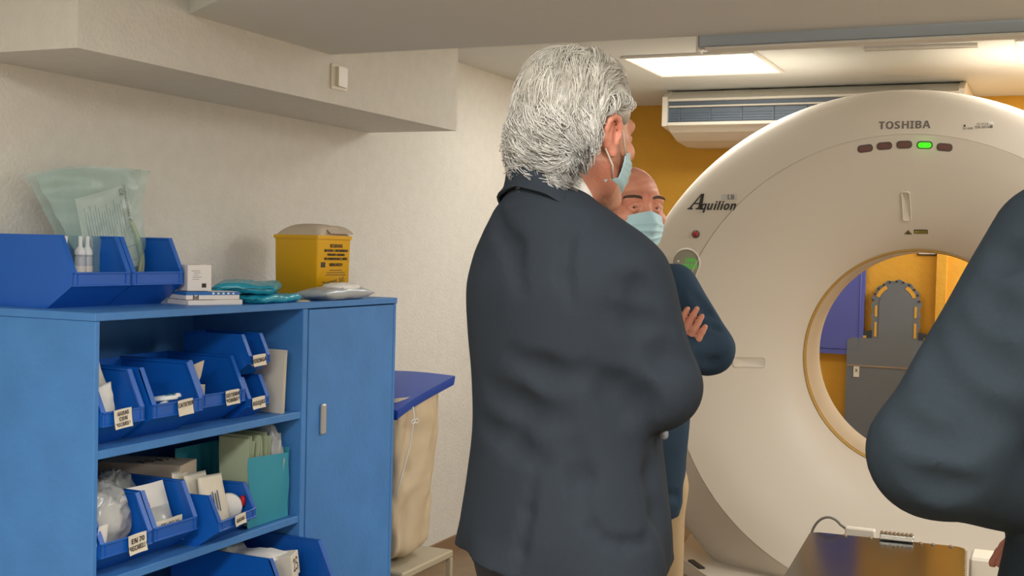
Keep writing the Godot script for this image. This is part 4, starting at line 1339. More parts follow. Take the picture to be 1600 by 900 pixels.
func sack_holder():
	var t := thing("sack_holder", "waste sack holder with a blue lid and a beige plastic sack beside the cabinet", "waste bin", Vector3(-2.36, 0, -4.15))
	var home := Transform3D(Basis(), -t.position)
	# lid slopes down toward the near side
	var st := begin()
	var lidf := func(x: float, s: float) -> float: return lerpf(0.868, 0.938, s) - 0.018 * pow(1.0 - s, 4.0)
	sheet(st, 12, 14, func(u: float, v: float) -> Vector3:
		var x := lerpf(-2.545, -2.195, u); var z := lerpf(-3.90, -4.36, v)
		return Vector3(x, lidf.call(x, v) + 0.006 * sin(u * PI), z), 0.006)
	var lid := put(st, "lid", M.lid_blue, t, home)
	st = begin()
	sheet(st, 14, 4, func(u: float, v: float) -> Vector3: return Vector3(-2.195 - 0.006 * v * v, lidf.call(0.0, u) - 0.036 * v, lerpf(-3.90, -4.36, u)), 0.004)
	sheet(st, 10, 4, func(u: float, v: float) -> Vector3: return Vector3(lerpf(-2.545, -2.195, u), lidf.call(0.0, 0.0) - 0.036 * v, -3.90 - 0.006 * v * v), 0.004)
	sheet(st, 10, 4, func(u: float, v: float) -> Vector3: return Vector3(lerpf(-2.195, -2.545, u), lidf.call(0.0, 1.0) - 0.030 * v, -4.36 + 0.006 * v * v), 0.004)
	put(st, "lid_skirt", M.lid_blue, lid)
	# sack
	var nz := FastNoiseLite.new()
	nz.seed = 91; nz.frequency = 1.0; nz.fractal_octaves = 3
	st = begin()
	sheet(st, 72, 44, func(u: float, v: float) -> Vector3:
		var a := u * TAU
		if u >= 1.0: a = 0.0
		var w := 1.0 - v
		var f := 1.0 - 0.30 * pow(w, 1.6)
		if w > 0.9: f *= sqrt(maxf(0.0, 1.0 - pow((w - 0.9) / 0.1, 2.0))) * 0.9 + 0.1
		var q := Vector2(cos(a), sin(a))
		var sq := Vector2(signf(q.x) * pow(absf(q.x), 0.6), signf(q.y) * pow(absf(q.y), 0.6))
		var fold := 0.010 * sin(a * 9.0 + 3.0 * w + 2.0 * nz.get_noise_2d(a, w * 2.0)) * (0.3 + w) * (1.0 - 0.5 * w) + 0.016 * nz.get_noise_3d(q.x * 2.0, w * 3.0, q.y * 2.0)
		return Vector3(-2.37 + sq.x * (0.165 * f + fold), lerpf(0.232, 0.885, v), -4.12 - sq.y * (0.205 * f + fold) - 0.03 * w))
	put(st, "sack", M.sack_film, t, home)
	# drawstring with a knot
	put_tube([Vector3(-2.195, 0.85, -4.02), Vector3(-2.190, 0.81, -4.022), Vector3(-2.192, 0.70, -3.995), Vector3(-2.20, 0.60, -3.955), Vector3(-2.21, 0.52, -3.93)].map(func(p): return p - t.position), 0.0028, "drawstring", M.tie_white, t)
	st = begin()
	for k in 2:
		var pts := []
		for j in 13:
			var a := TAU * j / 12.0
			pts.append(Vector3(-2.187, 0.795 + 0.008 * sin(a), -4.022 + (k * 2 - 1) * 0.014 - (k * 2 - 1) * 0.014 * cos(a)) - t.position)
		tube(st, pts, 0.0025, 6)
	put(st, "knot", M.tie_white, t)
	# frame and platform
	st = begin(true)
	box(st, Vector3(-2.37, 0.215, -4.17), Vector3(0.36, 0.03, 0.42), 0.006)
	put(st, "platform", M.sack_frame, t, home)
	for x in [-2.53, -2.20]:
		for z in [-3.98, -4.365]:
			st = begin(true)
			box(st, Vector3(x, 0.1, z), Vector3(0.022, 0.2, 0.022), 0.003)
			put(st, "leg", M.sack_frame, t, home)
	for x in [-2.553, ]:
		for z in [-4.0, -4.30]:
			st = begin()
			tube(st, [Vector3(x, 0.23, z), Vector3(x, 0.86, z)], 0.010, 8)
			put(st, "post", M.sack_frame, t, home)
	st = begin(true)
	box(st, Vector3(-2.36, 0.05, -3.99), Vector3(0.3, 0.016, 0.016), 0.003)
	put(st, "stretcher", M.sack_frame, t, home)

# ------------------------------------------------------------------ bodies: smooth fields meshed as surface nets
# a shape is [kind, a, ab, 1/|ab|^2, ra, rb - ra, blend, basis or table, flatten, sign]
const CAPSULE := 0
const BALL := 1
const LOFT := 2

func cap(a: Vector3, b: Vector3, ra: float, rb: float, blend := 0.03, cut := 1.0) -> Array:
	var ab := b - a
	return [CAPSULE, a, ab, 1.0 / maxf(1e-9, ab.length_squared()), ra, rb - ra, blend, null, 1.0, cut]

func ball(c: Vector3, r: Vector3, blend := 0.03, basis := Basis(), cut := 1.0) -> Array:
	return [BALL, c, r, 0.0, 0.0, 0.0, blend, basis.inverse(), 1.0, cut]

# table rows: y, centre x, centre z, radius x, radius z, squareness
func loft(rows: Array, blend := 0.03) -> Array:
	return [LOFT, Vector3.ZERO, Vector3.ZERO, 0.0, 0.0, 0.0, blend, rows, 1.0, 1.0]

func dist(q: Array, p: Vector3) -> float:
	var kind: int = q[0]
	if kind == CAPSULE:
		var pa: Vector3 = p - q[1]
		var ab: Vector3 = q[2]
		var h: float = clampf(pa.dot(ab) * q[3], 0.0, 1.0)
		return (pa - ab * h).length() - (q[4] + q[5] * h)
	if kind == BALL:
		var l: Vector3 = q[7] * (p - q[1])
		var r: Vector3 = q[2]
		var a := l / r
		var k0 := a.length()
		if k0 < 1e-4: return -minf(r.x, minf(r.y, r.z))
		return k0 * (k0 - 1.0) / (a / r).length()
	var rows: Array = q[7]
	var n := rows.size()
	var y := p.y
	var i := 0
	while i < n - 2 and y > rows[i + 1][0]: i += 1
	var A: Array = rows[i]; var B: Array = rows[i + 1]
	var t: float = clampf((y - A[0]) / (B[0] - A[0]), 0.0, 1.0)
	# cubic through the neighbours keeps the outline smooth
	var Z: Array = rows[maxi(i - 1, 0)]; var C: Array = rows[mini(i + 2, n - 1)]
	var cx: float = cubic_interpolate(A[1], B[1], Z[1], C[1], t)
	var cz: float = cubic_interpolate(A[2], B[2], Z[2], C[2], t)
	var rx: float = cubic_interpolate(A[3], B[3], Z[3], C[3], t)
	var rz: float = cubic_interpolate(A[4], B[4], Z[4], C[4], t)
	var dx: float = p.x - cx; var dz: float = p.z - cz
	var k0 := sqrt(dx * dx / (rx * rx) + dz * dz / (rz * rz))
	var k1 := sqrt(dx * dx / (rx * rx * rx * rx) + dz * dz / (rz * rz * rz * rz))
	var d: float = k0 * (k0 - 1.0) / k1 if k0 > 1e-3 else -minf(rx, rz)
	var over: float = maxf(y - rows[n - 1][0], rows[0][0] - y)
	if over > 0.0: return sqrt(maxf(d, 0.0) ** 2 + over * over) if d > 0.0 else over
	return maxf(d, over)

func field(list: Array, p: Vector3) -> float:
	var d := 1e9
	for q in list:
		var e := dist(q, p)
		var k: float = q[6]
		if q[9] > 0.0:
			var h := maxf(k - absf(d - e), 0.0) / k
			d = minf(d, e) - h * h * k * 0.25
		else:
			e = -e
			var h := maxf(k - absf(d - e), 0.0) / k
			d = maxf(d, e) + h * h * k * 0.25
	return d

class NetMesh:
	var v := PackedVector3Array()
	var idx := PackedInt32Array()
	var col := PackedColorArray()

func net(skin: NetMesh, list: Array, lo: Vector3, hi: Vector3, cell: float, bump = null, tint = null):
	var BS := 6
	var side := BS * cell
	var nb := Vector3i(((hi - lo) / side).ceil())
	var half := side * 0.5
	var reach := half * 1.7321
	var ids := {}
	var edges := []
	var N := BS + 1
	var vals := PackedFloat32Array()
	vals.resize(N * N * N)
	var off := [0, 1, N, N + 1, N * N, N * N + 1, N * N + N, N * N + N + 1]
	var corner := [Vector3(0, 0, 0), Vector3(1, 0, 0), Vector3(0, 1, 0), Vector3(1, 1, 0), Vector3(0, 0, 1), Vector3(1, 0, 1), Vector3(0, 1, 1), Vector3(1, 1, 1)]
	var pairs := [[0, 1], [2, 3], [4, 5], [6, 7], [0, 2], [1, 3], [4, 6], [5, 7], [0, 4], [1, 5], [2, 6], [3, 7]]
	var has_bump := bump != null
	for bz in nb.z:
		for by in nb.y:
			for bx in nb.x:
				var org := lo + Vector3(bx, by, bz) * side
				var c := org + Vector3(half, half, half)
				var best := 1e9
				var ds := []
				for q in list:
					var e := dist(q, c)
					ds.append(e)
					if q[9] > 0.0 and e < best: best = e
				if best > reach * 1.3 + 0.02 or best < -reach * 1.6 - 0.05: continue
				var sub := []
				for k in list.size():
					var q: Array = list[k]
					if q[9] > 0.0:
						if ds[k] < best + reach * 2.4 + q[6]: sub.append(q)
					elif ds[k] < reach * 1.3 + q[6]: sub.append(q)
				var plus := false; var minus := false
				var n := 0
				for z in N:
					for y in N:
						for x in N:
							var p := org + Vector3(x, y, z) * cell
							var d := field(sub, p)
							if has_bump and absf(d) < 0.04: d += bump.call(p)
							vals[n] = d
							if d > 0.0: plus = true
							else: minus = true
							n += 1
				if not (plus and minus): continue
				for z in BS:
					for y in BS:
						for x in BS:
							var b0 := x + N * (y + N * z)
							var v0 := vals[b0]
							var m := 0
							for k in 8:
								if vals[b0 + off[k]] < 0.0: m |= 1 << k
							if m == 0 or m == 255: continue
							var s := Vector3.ZERO
							var cnt := 0
							for e in pairs:
								var i0: int = e[0]; var i1: int = e[1]
								if ((m >> i0) & 1) != ((m >> i1) & 1):
									var a := vals[b0 + off[i0]]; var b := vals[b0 + off[i1]]
									var c0: Vector3 = corner[i0]
									s += c0.lerp(corner[i1], a / (a - b))
									cnt += 1
							var P := org + (Vector3(x, y, z) + s / cnt) * cell
							var gx := bx * BS + x; var gy := by * BS + y; var gz := bz * BS + z
							ids[gx + 4096 * (gy + 4096 * gz)] = skin.v.size()
							skin.v.append(P)
							skin.col.append(tint.call(P) if tint != null else Color.WHITE)
							var inside := (m & 1) == 1
							if inside != (((m >> 1) & 1) == 1): edges.append([gx, gy, gz, 0, inside])
							if inside != (((m >> 2) & 1) == 1): edges.append([gx, gy, gz, 1, inside])
							if inside != (((m >> 4) & 1) == 1): edges.append([gx, gy, gz, 2, inside])
	for e in edges:
		var x: int = e[0]; var y: int = e[1]; var z: int = e[2]
		var k0 := x + 4096 * (y + 4096 * z)
		var du: int; var dv: int
		if e[3] == 0: du = 4096; dv = 4096 * 4096
		elif e[3] == 1: du = 4096 * 4096; dv = 1
		else: du = 1; dv = 4096
		var a: int = ids.get(k0, -1); var b: int = ids.get(k0 - du, -1); var c: int = ids.get(k0 - du - dv, -1); var d: int = ids.get(k0 - dv, -1)
		if a < 0 or b < 0 or c < 0 or d < 0: continue
		if e[4]: skin.idx.append_array([a, c, b, a, d, c])
		else: skin.idx.append_array([a, b, c, a, c, d])

func skin_mesh(skin: NetMesh) -> ArrayMesh:
	var nrm := PackedVector3Array()
	nrm.resize(skin.v.size())
	for k in range(0, skin.idx.size(), 3):
		var a := skin.idx[k]; var b := skin.idx[k + 1]; var c := skin.idx[k + 2]
		var f := (skin.v[c] - skin.v[a]).cross(skin.v[b] - skin.v[a])
		nrm[a] += f; nrm[b] += f; nrm[c] += f
	for k in nrm.size(): nrm[k] = nrm[k].normalized()
	var arr := []
	arr.resize(Mesh.ARRAY_MAX)
	arr[Mesh.ARRAY_VERTEX] = skin.v
	arr[Mesh.ARRAY_NORMAL] = nrm
	arr[Mesh.ARRAY_INDEX] = skin.idx
	arr[Mesh.ARRAY_COLOR] = skin.col
	var m := ArrayMesh.new()
	m.add_surface_from_arrays(Mesh.PRIMITIVE_TRIANGLES, arr)
	return m

# a photo pixel at a depth along the camera's axis, in the person's own frame
func spot(who: Node3D, px: float, py: float, depth: float) -> Vector3:
	return who.transform.affine_inverse() * (EYE + sight(px, py) * depth)

# first point of a field along the line of sight, in the person's own frame
func trace(who: Node3D, list: Array, px: float, py: float, from := 1.0) -> Vector3:
	var inv := who.transform.affine_inverse()
	var o := inv * EYE
	var d := (inv.basis * sight(px, py)).normalized()
	var t := from
	for k in 90:
		var e := field(list, o + d * t)
		if absf(e) < 0.0006: break
		t += e * 0.8
		if t > 6.0: break
	return o + d * t

# creases pressed into cloth along pixel paths
func creases(who: Node3D, list: Array, paths: Array, from := 1.0) -> Array:
	var out := []
	for path in paths:
		var r: float = path[0]
		var pts := []
		for k in range(1, path.size(), 2):
			var hit := trace(who, list, path[k], path[k + 1], from)
			var e := 0.004
			var n := Vector3(field(list, hit + Vector3(e, 0, 0)) - field(list, hit - Vector3(e, 0, 0)), field(list, hit + Vector3(0, e, 0)) - field(list, hit - Vector3(0, e, 0)), field(list, hit + Vector3(0, 0, e)) - field(list, hit - Vector3(0, 0, e))).normalized()
			pts.append(hit + n * r * 0.55)
		for k in pts.size() - 1:
			var a: Vector3 = pts[k]; var b: Vector3 = pts[k + 1]
			if a.distance_to(b) < 0.35:
				var r0 := r * (0.35 if k == 0 else 1.0); var r1 := r * (0.35 if k == pts.size() - 2 else 1.0)
				out.append(cap(a, b, r0, r1, r * 1.6, -1.0))
	return out

# head in its own frame: y up, -z the way it looks, origin between the ears
func head_shapes(X: Transform3D, s: float, ears := true) -> Array:
	var L := []
	var P := func(x: float, y: float, z: float) -> Vector3: return X * (Vector3(x, y, z) * s)
	var B := X.basis
	L.append(ball(P.call(0, 0.030, 0.012), Vector3(0.077, 0.085, 0.098) * s, 0.02, B))
	L.append(ball(P.call(0, -0.030, -0.030), Vector3(0.064, 0.085, 0.068) * s, 0.03, B))
	for x in [-1.0, 1.0]:
		L.append(cap(P.call(x * 0.056, -0.055, 0.008), P.call(x * 0.024, -0.108, -0.070), 0.017 * s, 0.015 * s, 0.03))
		L.append(ball(P.call(x * 0.046, -0.026, -0.066), Vector3(0.022, 0.018, 0.020) * s, 0.02, B))
		L.append(cap(P.call(x * 0.012, 0.024, -0.093), P.call(x * 0.048, 0.022, -0.078), 0.011 * s, 0.010 * s, 0.02))
	L.append(ball(P.call(0, -0.112, -0.074), Vector3(0.022, 0.018, 0.018) * s, 0.03, B))
	L.append(ball(P.call(0, -0.078, -0.086), Vector3(0.026, 0.016, 0.014) * s, 0.02, B))
	for x in [-1.0, 1.0]:
		L.append(ball(P.call(x * 0.031, 0.002, -0.104), Vector3(0.019, 0.012, 0.017) * s, 0.014, B, -1.0))
	L.append(cap(P.call(0, 0.006, -0.094), P.call(0, -0.036, -0.117), 0.009 * s, 0.014 * s, 0.014))
	for x in [-1.0, 1.0]:
		L.append(ball(P.call(x * 0.013, -0.040, -0.104), Vector3(0.010, 0.009, 0.012) * s, 0.008, B))
		# eyelids
		L.append(cap(P.call(x * 0.018, 0.004, -0.0935), P.call(x * 0.031, 0.0078, -0.0955), 0.0048 * s, 0.0056 * s, 0.004))
		L.append(cap(P.call(x * 0.031, 0.0078, -0.0955), P.call(x * 0.045, 0.002, -0.0860), 0.0056 * s, 0.0045 * s, 0.004))
		L.append(cap(P.call(x * 0.019, -0.004, -0.0925), P.call(x * 0.032, -0.0088, -0.0930), 0.0040 * s, 0.0046 * s, 0.005))
		L.append(cap(P.call(x * 0.032, -0.0088, -0.0930), P.call(x * 0.044, -0.003, -0.0855), 0.0046 * s, 0.0040 * s, 0.005))
	if ears:
		for x in [-1.0, 1.0]:
			var rim := []
			for k in 9:
				var a := lerpf(-0.9, PI + 0.55, k / 8.0)
				rim.append(P.call(x * (0.088 + 0.006 * sin(a)), -0.006 + 0.030 * sin(a) * (1.0 if sin(a) > 0 else 0.9), 0.016 - 0.019 * cos(a) * -1.0))
			L.append(ball(P.call(x * 0.081, -0.008, 0.014), Vector3(0.009, 0.030, 0.018) * s, 0.008, B * Basis(Vector3.UP, x * 0.35)))
			for k in 8: L.append(cap(rim[k], rim[k + 1], 0.0048 * s, 0.0048 * s, 0.005))
			L.append(ball(P.call(x * 0.085, -0.036, 0.008), Vector3(0.006, 0.010, 0.008) * s, 0.006, B))
			L.append(ball(P.call(x * 0.092, -0.008, 0.008), Vector3(0.008, 0.014, 0.008) * s, 0.005, B, -1.0))
	return L

# hand: frame y along the fingers, x toward the thumb, z out of the back of the hand; origin at the wrist
func hand_shapes(X: Transform3D, s: float, curl: float, spread := 0.06, thumb_side := 1.0) -> Array:
	var L := []
	var P := func(v: Vector3) -> Vector3: return X * (v * s)
	L.append(cap(P.call(Vector3(0.0, -0.03, 0)), P.call(Vector3(0.0, 0.015, 0)), 0.026 * s, 0.026 * s, 0.02))
	for k in 4:
		var bx := thumb_side * (0.030 - 0.020 * k)
		L.append(cap(P.call(Vector3(bx * 0.7, 0.012, 0)), P.call(Vector3(bx, 0.088 - absf(k - 1) * 0.004, 0.002)), 0.0155 * s, 0.0118 * s, 0.016))
	for k in 4:
		var bx := thumb_side * (0.030 - 0.020 * k)
		var len: float = [0.072, 0.080, 0.074, 0.058][k]
		var p := Vector3(bx, 0.088 - absf(k - 1) * 0.004, 0.002)
		var ang := 0.0
		for j in 3:
			ang += curl * [0.6, 1.0, 0.7][j]
			var ln: float = len * [0.45, 0.30, 0.25][j]
			var dir := Vector3(thumb_side * spread * (1.5 - k) * 0.6, cos(ang), -sin(ang)).normalized()
			var q := p + dir * ln
			L.append(cap(P.call(p), P.call(q), [0.0098, 0.0090, 0.0082][j] * s, [0.0090, 0.0082, 0.0072][j] * s, 0.003))
			p = q
	var t := Vector3(thumb_side * 0.022, 0.022, -0.006)
	for j in 3:
		var dirs := [Vector3(thumb_side * 0.75, 0.65, -0.25), Vector3(thumb_side * 0.45, 0.85, -0.3), Vector3(thumb_side * 0.15, 0.95, -0.35)]
		var q2: Vector3 = t + dirs[j].normalized() * [0.045, 0.034, 0.027][j]
		L.append(cap(P.call(t), P.call(q2), [0.0140, 0.0110, 0.0100][j] * s, [0.0115, 0.0105, 0.0085][j] * s, 0.008 if j == 0 else 0.004))
		t = q2
	return L

func person_materials():
	var m := material("skin", Color(1, 1, 1), 0.5)
	m.vertex_color_use_as_albedo = true
	m.subsurf_scatter_enabled = true
	m.subsurf_scatter_strength = 0.08
	relief(m, noise_texture(0.06, 256, 4, true, 3.0, 31), 0.35)
	triplanar(m, 9.0)
	m.uv1_world_triplanar = false
	var weave := noise_texture(0.35, 512, 2, true, 3.0, 32)
	m = material("jacket_navy", c8(43, 49, 56), 0.85)
	m.metallic_specular = 0.25
	relief(m, weave, 0.5); triplanar(m, 5.0); m.uv1_world_triplanar = false
	m = material("jacket_slate", c8(40, 48, 54), 0.85)
	m.metallic_specular = 0.25
	relief(m, weave, 0.5); triplanar(m, 5.0); m.uv1_world_triplanar = false
	m = material("sweater_blue", c8(48, 66, 84), 0.9)
	m.metallic_specular = 0.25
	relief(m, weave, 0.6); triplanar(m, 5.0); m.uv1_world_triplanar = false
	material("trousers_black", c8(34, 36, 42), 0.85)
	material("trousers_tan", c8(186, 160, 122), 0.85)
	material("trousers_navy", c8(44, 50, 62), 0.85)
	material("shoe_leather", c8(34, 28, 24), 0.35)
	material("shirt_white", c8(232, 230, 224), 0.8)
	m = material("hair_white", Color(1, 1, 1), 0.45)
	m.vertex_color_use_as_albedo = true
	m = material("mask_blue", c8(176, 212, 220), 0.7)
	relief(m, noise_texture(0.25, 256, 2, true, 2.0, 33), 0.3); triplanar(m, 8.0); m.uv1_world_triplanar = false
	material("mask_loop", c8(226, 218, 206), 0.6)
	m = material("eye", Color(1, 1, 1), 0.15)
	m.vertex_color_use_as_albedo = true
	material("brow_hair", c8(98, 74, 62), 0.7)
	material("button_dark", c8(120, 122, 126), 0.4)

func lin(r: int, g: int, b: int) -> Color:
	return Color8(r, g, b).srgb_to_linear()

func mask(parent: Node3D, X: Transform3D, s: float, m: Material, ear: Array):
	var st := begin()
	var shape := func(u: float, v: float) -> Vector3:
		var a := (u * 2.0 - 1.0)
		var ang := a * 1.22
		var y := lerpf(-0.010, -0.124, v) - 0.022 * absf(a) * (1.0 - v) * 1.0 + 0.042 * absf(a) * v
		var depth := lerpf(0.105, 0.090, v)
		var nose := 0.030 * exp(-pow(a / 0.22, 2.0)) * exp(-pow((v - 0.30) / 0.28, 2.0))
		var puff := 0.014 * (1.0 - a * a) * sin(PI * clampf(v * 0.9 + 0.08, 0, 1))
		var pleat := 0.0
		for c in [0.30, 0.48, 0.66]: pleat += 0.0065 * smoothstep(c - 0.09, c, v) * (1.0 - smoothstep(c, c + 0.012, v))
		var r := depth + nose + puff + pleat * (1.0 - a * a * 0.6)
		var z := -cos(ang) * r
		var x := sin(ang) * lerpf(0.083, 0.070, v * v)
		if v > 0.86: z += (v - 0.86) * 0.25
		return X * (Vector3(x, y, z) * s)
	sheet(st, 40, 36, shape, 0.0012)
	var o := put(st, "face_mask", m, parent)
	for k in 2:
		var e: Vector3 = ear[k]
		var u := 0.0 if k == 0 else 1.0
		var sg := -1.0 if k == 0 else 1.0
		var top: Vector3 = shape.call(u, 0.06); var bot: Vector3 = shape.call(u, 0.92)
		var E := func(x: float, y: float, z: float) -> Vector3: return X * (Vector3(sg * x, y, z) * s)
		var path := [top, top.lerp(E.call(0.085, 0.026, 0.0), 0.6) + X.basis * Vector3(sg * 0.004, 0, 0), E.call(0.087, 0.027, 0.008), E.call(0.087, 0.022, 0.030), E.call(0.085, -0.005, 0.038), E.call(0.084, -0.030, 0.028), bot.lerp(E.call(0.083, -0.035, 0.02), 0.5) + X.basis * Vector3(sg * 0.006, 0, 0), bot]
		put_tube(path, 0.0016 * s, "ear_loop", M.mask_loop, o, 6)

func eyes(parent: Node3D, X: Transform3D, s: float, look: float):
	for x in [-1.0, 1.0]:
		var st := begin()
		st.set_smooth_group(0)
		var R := 0.0118 * s
		var c := X * (Vector3(x * 0.0315, 0.0012, -0.0835) * s)
		for i in 16:
			for j in 16:
				var q := []
				for k in [[0, 0], [1, 0], [1, 1], [0, 1]]:
					var th: float = PI * (i + k[0]) / 16.0; var ph: float = TAU * (j + k[1]) / 16.0
					q.append([th, Vector3(sin(th) * cos(ph), sin(th) * sin(ph), -cos(th))])
				for k in [0, 2, 1, 0, 3, 2]:
					var th: float = q[k][0]
					st.set_color(lin(14, 10, 8) if th < 0.26 else (lin(72, 52, 38) if th < 0.56 else lin(206, 190, 176)))
					var d: Vector3 = q[k][1]
					st.add_vertex(c + X.basis * (Basis(Vector3.UP, look) * d) * R)
		put(st, "eye", M.eye, parent)

func shoe(parent: Node3D, at: Vector3, turn: float):
	var sk := NetMesh.new()
	var L := [cap(Vector3(0, 0.045, 0.05), Vector3(0, 0.04, -0.14), 0.042, 0.036, 0.03), cap(Vector3(0, 0.05, 0.06), Vector3(0, 0.10, 0.05), 0.042, 0.045, 0.03), ball(Vector3(0, 0.035, -0.15), Vector3(0.045, 0.035, 0.05), 0.02), ball(Vector3(0, -0.1, 0), Vector3(0.5, 0.1, 0.5), 0.004, Basis(), -1.0)]
	net(sk, L, Vector3(-0.08, -0.02, -0.24), Vector3(0.08, 0.18, 0.14), 0.008)
	put_mesh(skin_mesh(sk), "shoe", M.shoe_leather, parent, Transform3D(Basis(Vector3.UP, turn), at))

func legs(hip_y: float, hem_y: float, half: float, thick := 1.0) -> Array:
	var L := []
	for s in [-1.0, 1.0]:
		L.append(cap(Vector3(s * half * 0.85, hip_y, 0), Vector3(s * half, 0.48, -0.015), 0.098 * thick, 0.078 * thick, 0.04))
		L.append(cap(Vector3(s * half, 0.48, -0.015), Vector3(s * half * 1.1, 0.07, 0.02), 0.078 * thick, 0.066 * thick, 0.03))
	return L

func people():
	person_materials()
	man_with_white_hair()
	man_with_crossed_arms()
	man_at_the_edge()

# ------------------------------------------------------------------ the white-haired man, seen from behind
func man_with_white_hair():
	var base := EYE + sight(890, 400) * 2.14
	var who := thing("person", "white-haired man in a navy jacket and blue face mask, seen from behind", "person", Vector3(base.x, 0, base.z), deg_to_rad(-27.9), "")
	var skin := NetMesh.new()
	var hx := Transform3D(Basis(Vector3.UP, deg_to_rad(8.0)) * Basis(Vector3.RIGHT, -0.05), spot(who, 905, 210, 2.13))
	var head := head_shapes(hx, 1.0)
	var neck_top := hx * Vector3(0, -0.055, 0.022)
	var neck_low := Vector3(0.005, 1.48, 0.05)
	var core := [
		cap(neck_top, neck_low, 0.058, 0.064, 0.03),
		cap(Vector3(-0.10, 1.39, 0.01), Vector3(0.10, 1.39, 0.01), 0.066, 0.066, 0.05),
		cap(Vector3(0, 1.38, 0), Vector3(0, 1.0, 0), 0.11, 0.12, 0.05),
	]
	var sh_r := Vector3(0.145, 1.405, -0.005); var sh_l := Vector3(-0.140, 1.405, -0.005)
	var el_r := spot(who, 1030, 606, 2.03); var el_l := Vector3(-0.150, 1.18, -0.09)
	var wr_r := Vector3(-0.05, 1.235, -0.185); var wr_l := Vector3(0.01, 1.18, -0.20)
	core += [cap(sh_r, el_r, 0.045, 0.038, 0.03), cap(el_r, wr_r, 0.036, 0.026, 0.02), cap(sh_l, el_l, 0.045, 0.038, 0.03), cap(el_l, wr_l, 0.036, 0.026, 0.02)]
	core += legs(0.92, 0.0, 0.10, 0.7)
	var hands := []
	var hr := facing_hand(wr_r, Vector3(-0.9, 0.3, 0.0), Vector3(0, 0.4, -1))
	var hl := facing_hand(wr_l, Vector3(0.55, 0.2, 0.7), Vector3(0, -0.2, -1))
	var tone := func(p: Vector3) -> Color:
		var l := hx.affine_inverse() * p
		var c := lin(208, 146, 118)
		if absf(l.x) > 0.078 and l.y > -0.05 and l.y < 0.04: c = lin(202, 132, 108)
		elif l.y < -0.05 and l.z > -0.04: c = lin(186, 118, 94)
		return c
	net(skin, core + head, Vector3(-0.36, 0.02, -0.36), Vector3(0.36, 1.56, 0.24), 0.016, null, tone)
	net(skin, core.slice(0, 2) + head, hx.origin + Vector3(-0.13, -0.19, -0.15), hx.origin + Vector3(0.13, 0.15, 0.15), 0.0036, null, tone)
	for h in [[hr, 1.0], [hl, -1.0]]:
		var hs := hand_shapes(h[0], 1.0, 0.35, 0.06, h[1])
		var c0: Vector3 = h[0] * Vector3(0, 0.08, 0)
		net(skin, hs, c0 - Vector3.ONE * 0.13, c0 + Vector3.ONE * 0.13, 0.005, null, tone)
	put_mesh(skin_mesh(skin), "body", M.skin, who)
	eyes(who, hx, 1.0, 0.0)
	# jacket
	var rows := [
		[0.905, 0.004, 0.000, 0.216, 0.176], [0.96, 0.004, 0.000, 0.212, 0.170], [1.04, 0.003, 0.0, 0.198, 0.160], [1.13, 0.0, 0.0, 0.186, 0.151], [1.22, -0.002, 0.002, 0.187, 0.152],
		[1.31, -0.002, 0.004, 0.198, 0.156], [1.385, 0.0, 0.010, 0.203, 0.152], [1.44, 0.0, 0.014, 0.190, 0.136], [1.485, 0.0, 0.022, 0.153, 0.122], [1.52, 0.0, 0.042, 0.120, 0.090], [1.545, 0.0, 0.054, 0.088, 0.066], [1.562, 0.0, 0.060, 0.070, 0.054],
	]
	var L := [loft(rows, 0.03),
		cap(sh_r, el_r, 0.063, 0.070, 0.05), cap(el_r, wr_r, 0.069, 0.046, 0.018),
		cap(sh_l, el_l, 0.072, 0.068, 0.05), cap(el_l, wr_l, 0.068, 0.046, 0.018)]
	# open neck at the front
	L.append(ball(Vector3(0, 1.575, -0.075), Vector3(0.075, 0.075, 0.085), 0.02, Basis(), -1.0))
	var cr := creases(who, L, [
		[0.010, 905, 335, 886, 378, 882, 430, 895, 480], [0.020, 958, 490, 1000, 502, 1042, 514], [0.016, 968, 446, 1000, 452, 1026, 464], [0.018, 995, 545, 1040, 556, 1076, 568],
		[0.018, 985, 600, 1000, 624, 1024, 642], [0.018, 1008, 662, 985, 640, 955, 610, 920, 580], [0.010, 834, 736, 824, 800, 814, 860, 808, 898],
		[0.009, 922, 795, 926, 825, 945, 845, 975, 851, 1010, 846, 1018, 815], [0.022, 765, 606, 815, 640, 875, 655], [0.018, 752, 660, 800, 690, 845, 722], [0.016, 1026, 690, 1020, 740, 1030, 800, 1047, 865],
		[0.018, 800, 556, 850, 582, 910, 590], [0.016, 772, 330, 800, 390, 812, 450], [0.016, 900, 700, 910, 750, 905, 800],
	])
	var nz := FastNoiseLite.new()
	nz.seed = 101; nz.frequency = 5.0; nz.fractal_octaves = 2
	var folds := func(p: Vector3) -> float: return 0.004 * nz.get_noise_3d(p.x * 0.9, p.y * 0.4, p.z * 0.9)
	# wavy hem: cut below a tilted, uneven plane
	L += cr
	var js := NetMesh.new()
	net(js, L, Vector3(-0.36, 0.89, -0.38), Vector3(0.36, 1.60, 0.28), 0.0066, folds)
	var hem_dir := Vector3.ZERO
	for k in js.v.size():
		var p := js.v[k]
		if p.y < 0.98:
			var ang := atan2(p.x, p.z)
			js.v[k] = p + Vector3(p.x, 0, p.z).normalized() * 0.012 * sin(ang * 5.0 + 1.0) * smoothstep(0.98, 0.88, p.y) + Vector3.UP * (0.016 * cos(ang * 2.0 + 0.6)) * smoothstep(0.98, 0.88, p.y)
	put_mesh(skin_mesh(js), "jacket", M.jacket_navy, who)
	collar(who, "jacket_collar", M.jacket_navy, Vector3(0, 1.560, 0.046), 0.066, 0.084, 0.034, -0.036, 0.005, 1.0, L)
	collar(who, "shirt_collar", M.shirt_white, Vector3(0.002, 1.560, 0.042), 0.060, 0.070, 0.044, -0.045, 0.003, 1.7)
	# button on the front edge, seen past the elbow
	var bp := trace(who, L, 1037, 678)
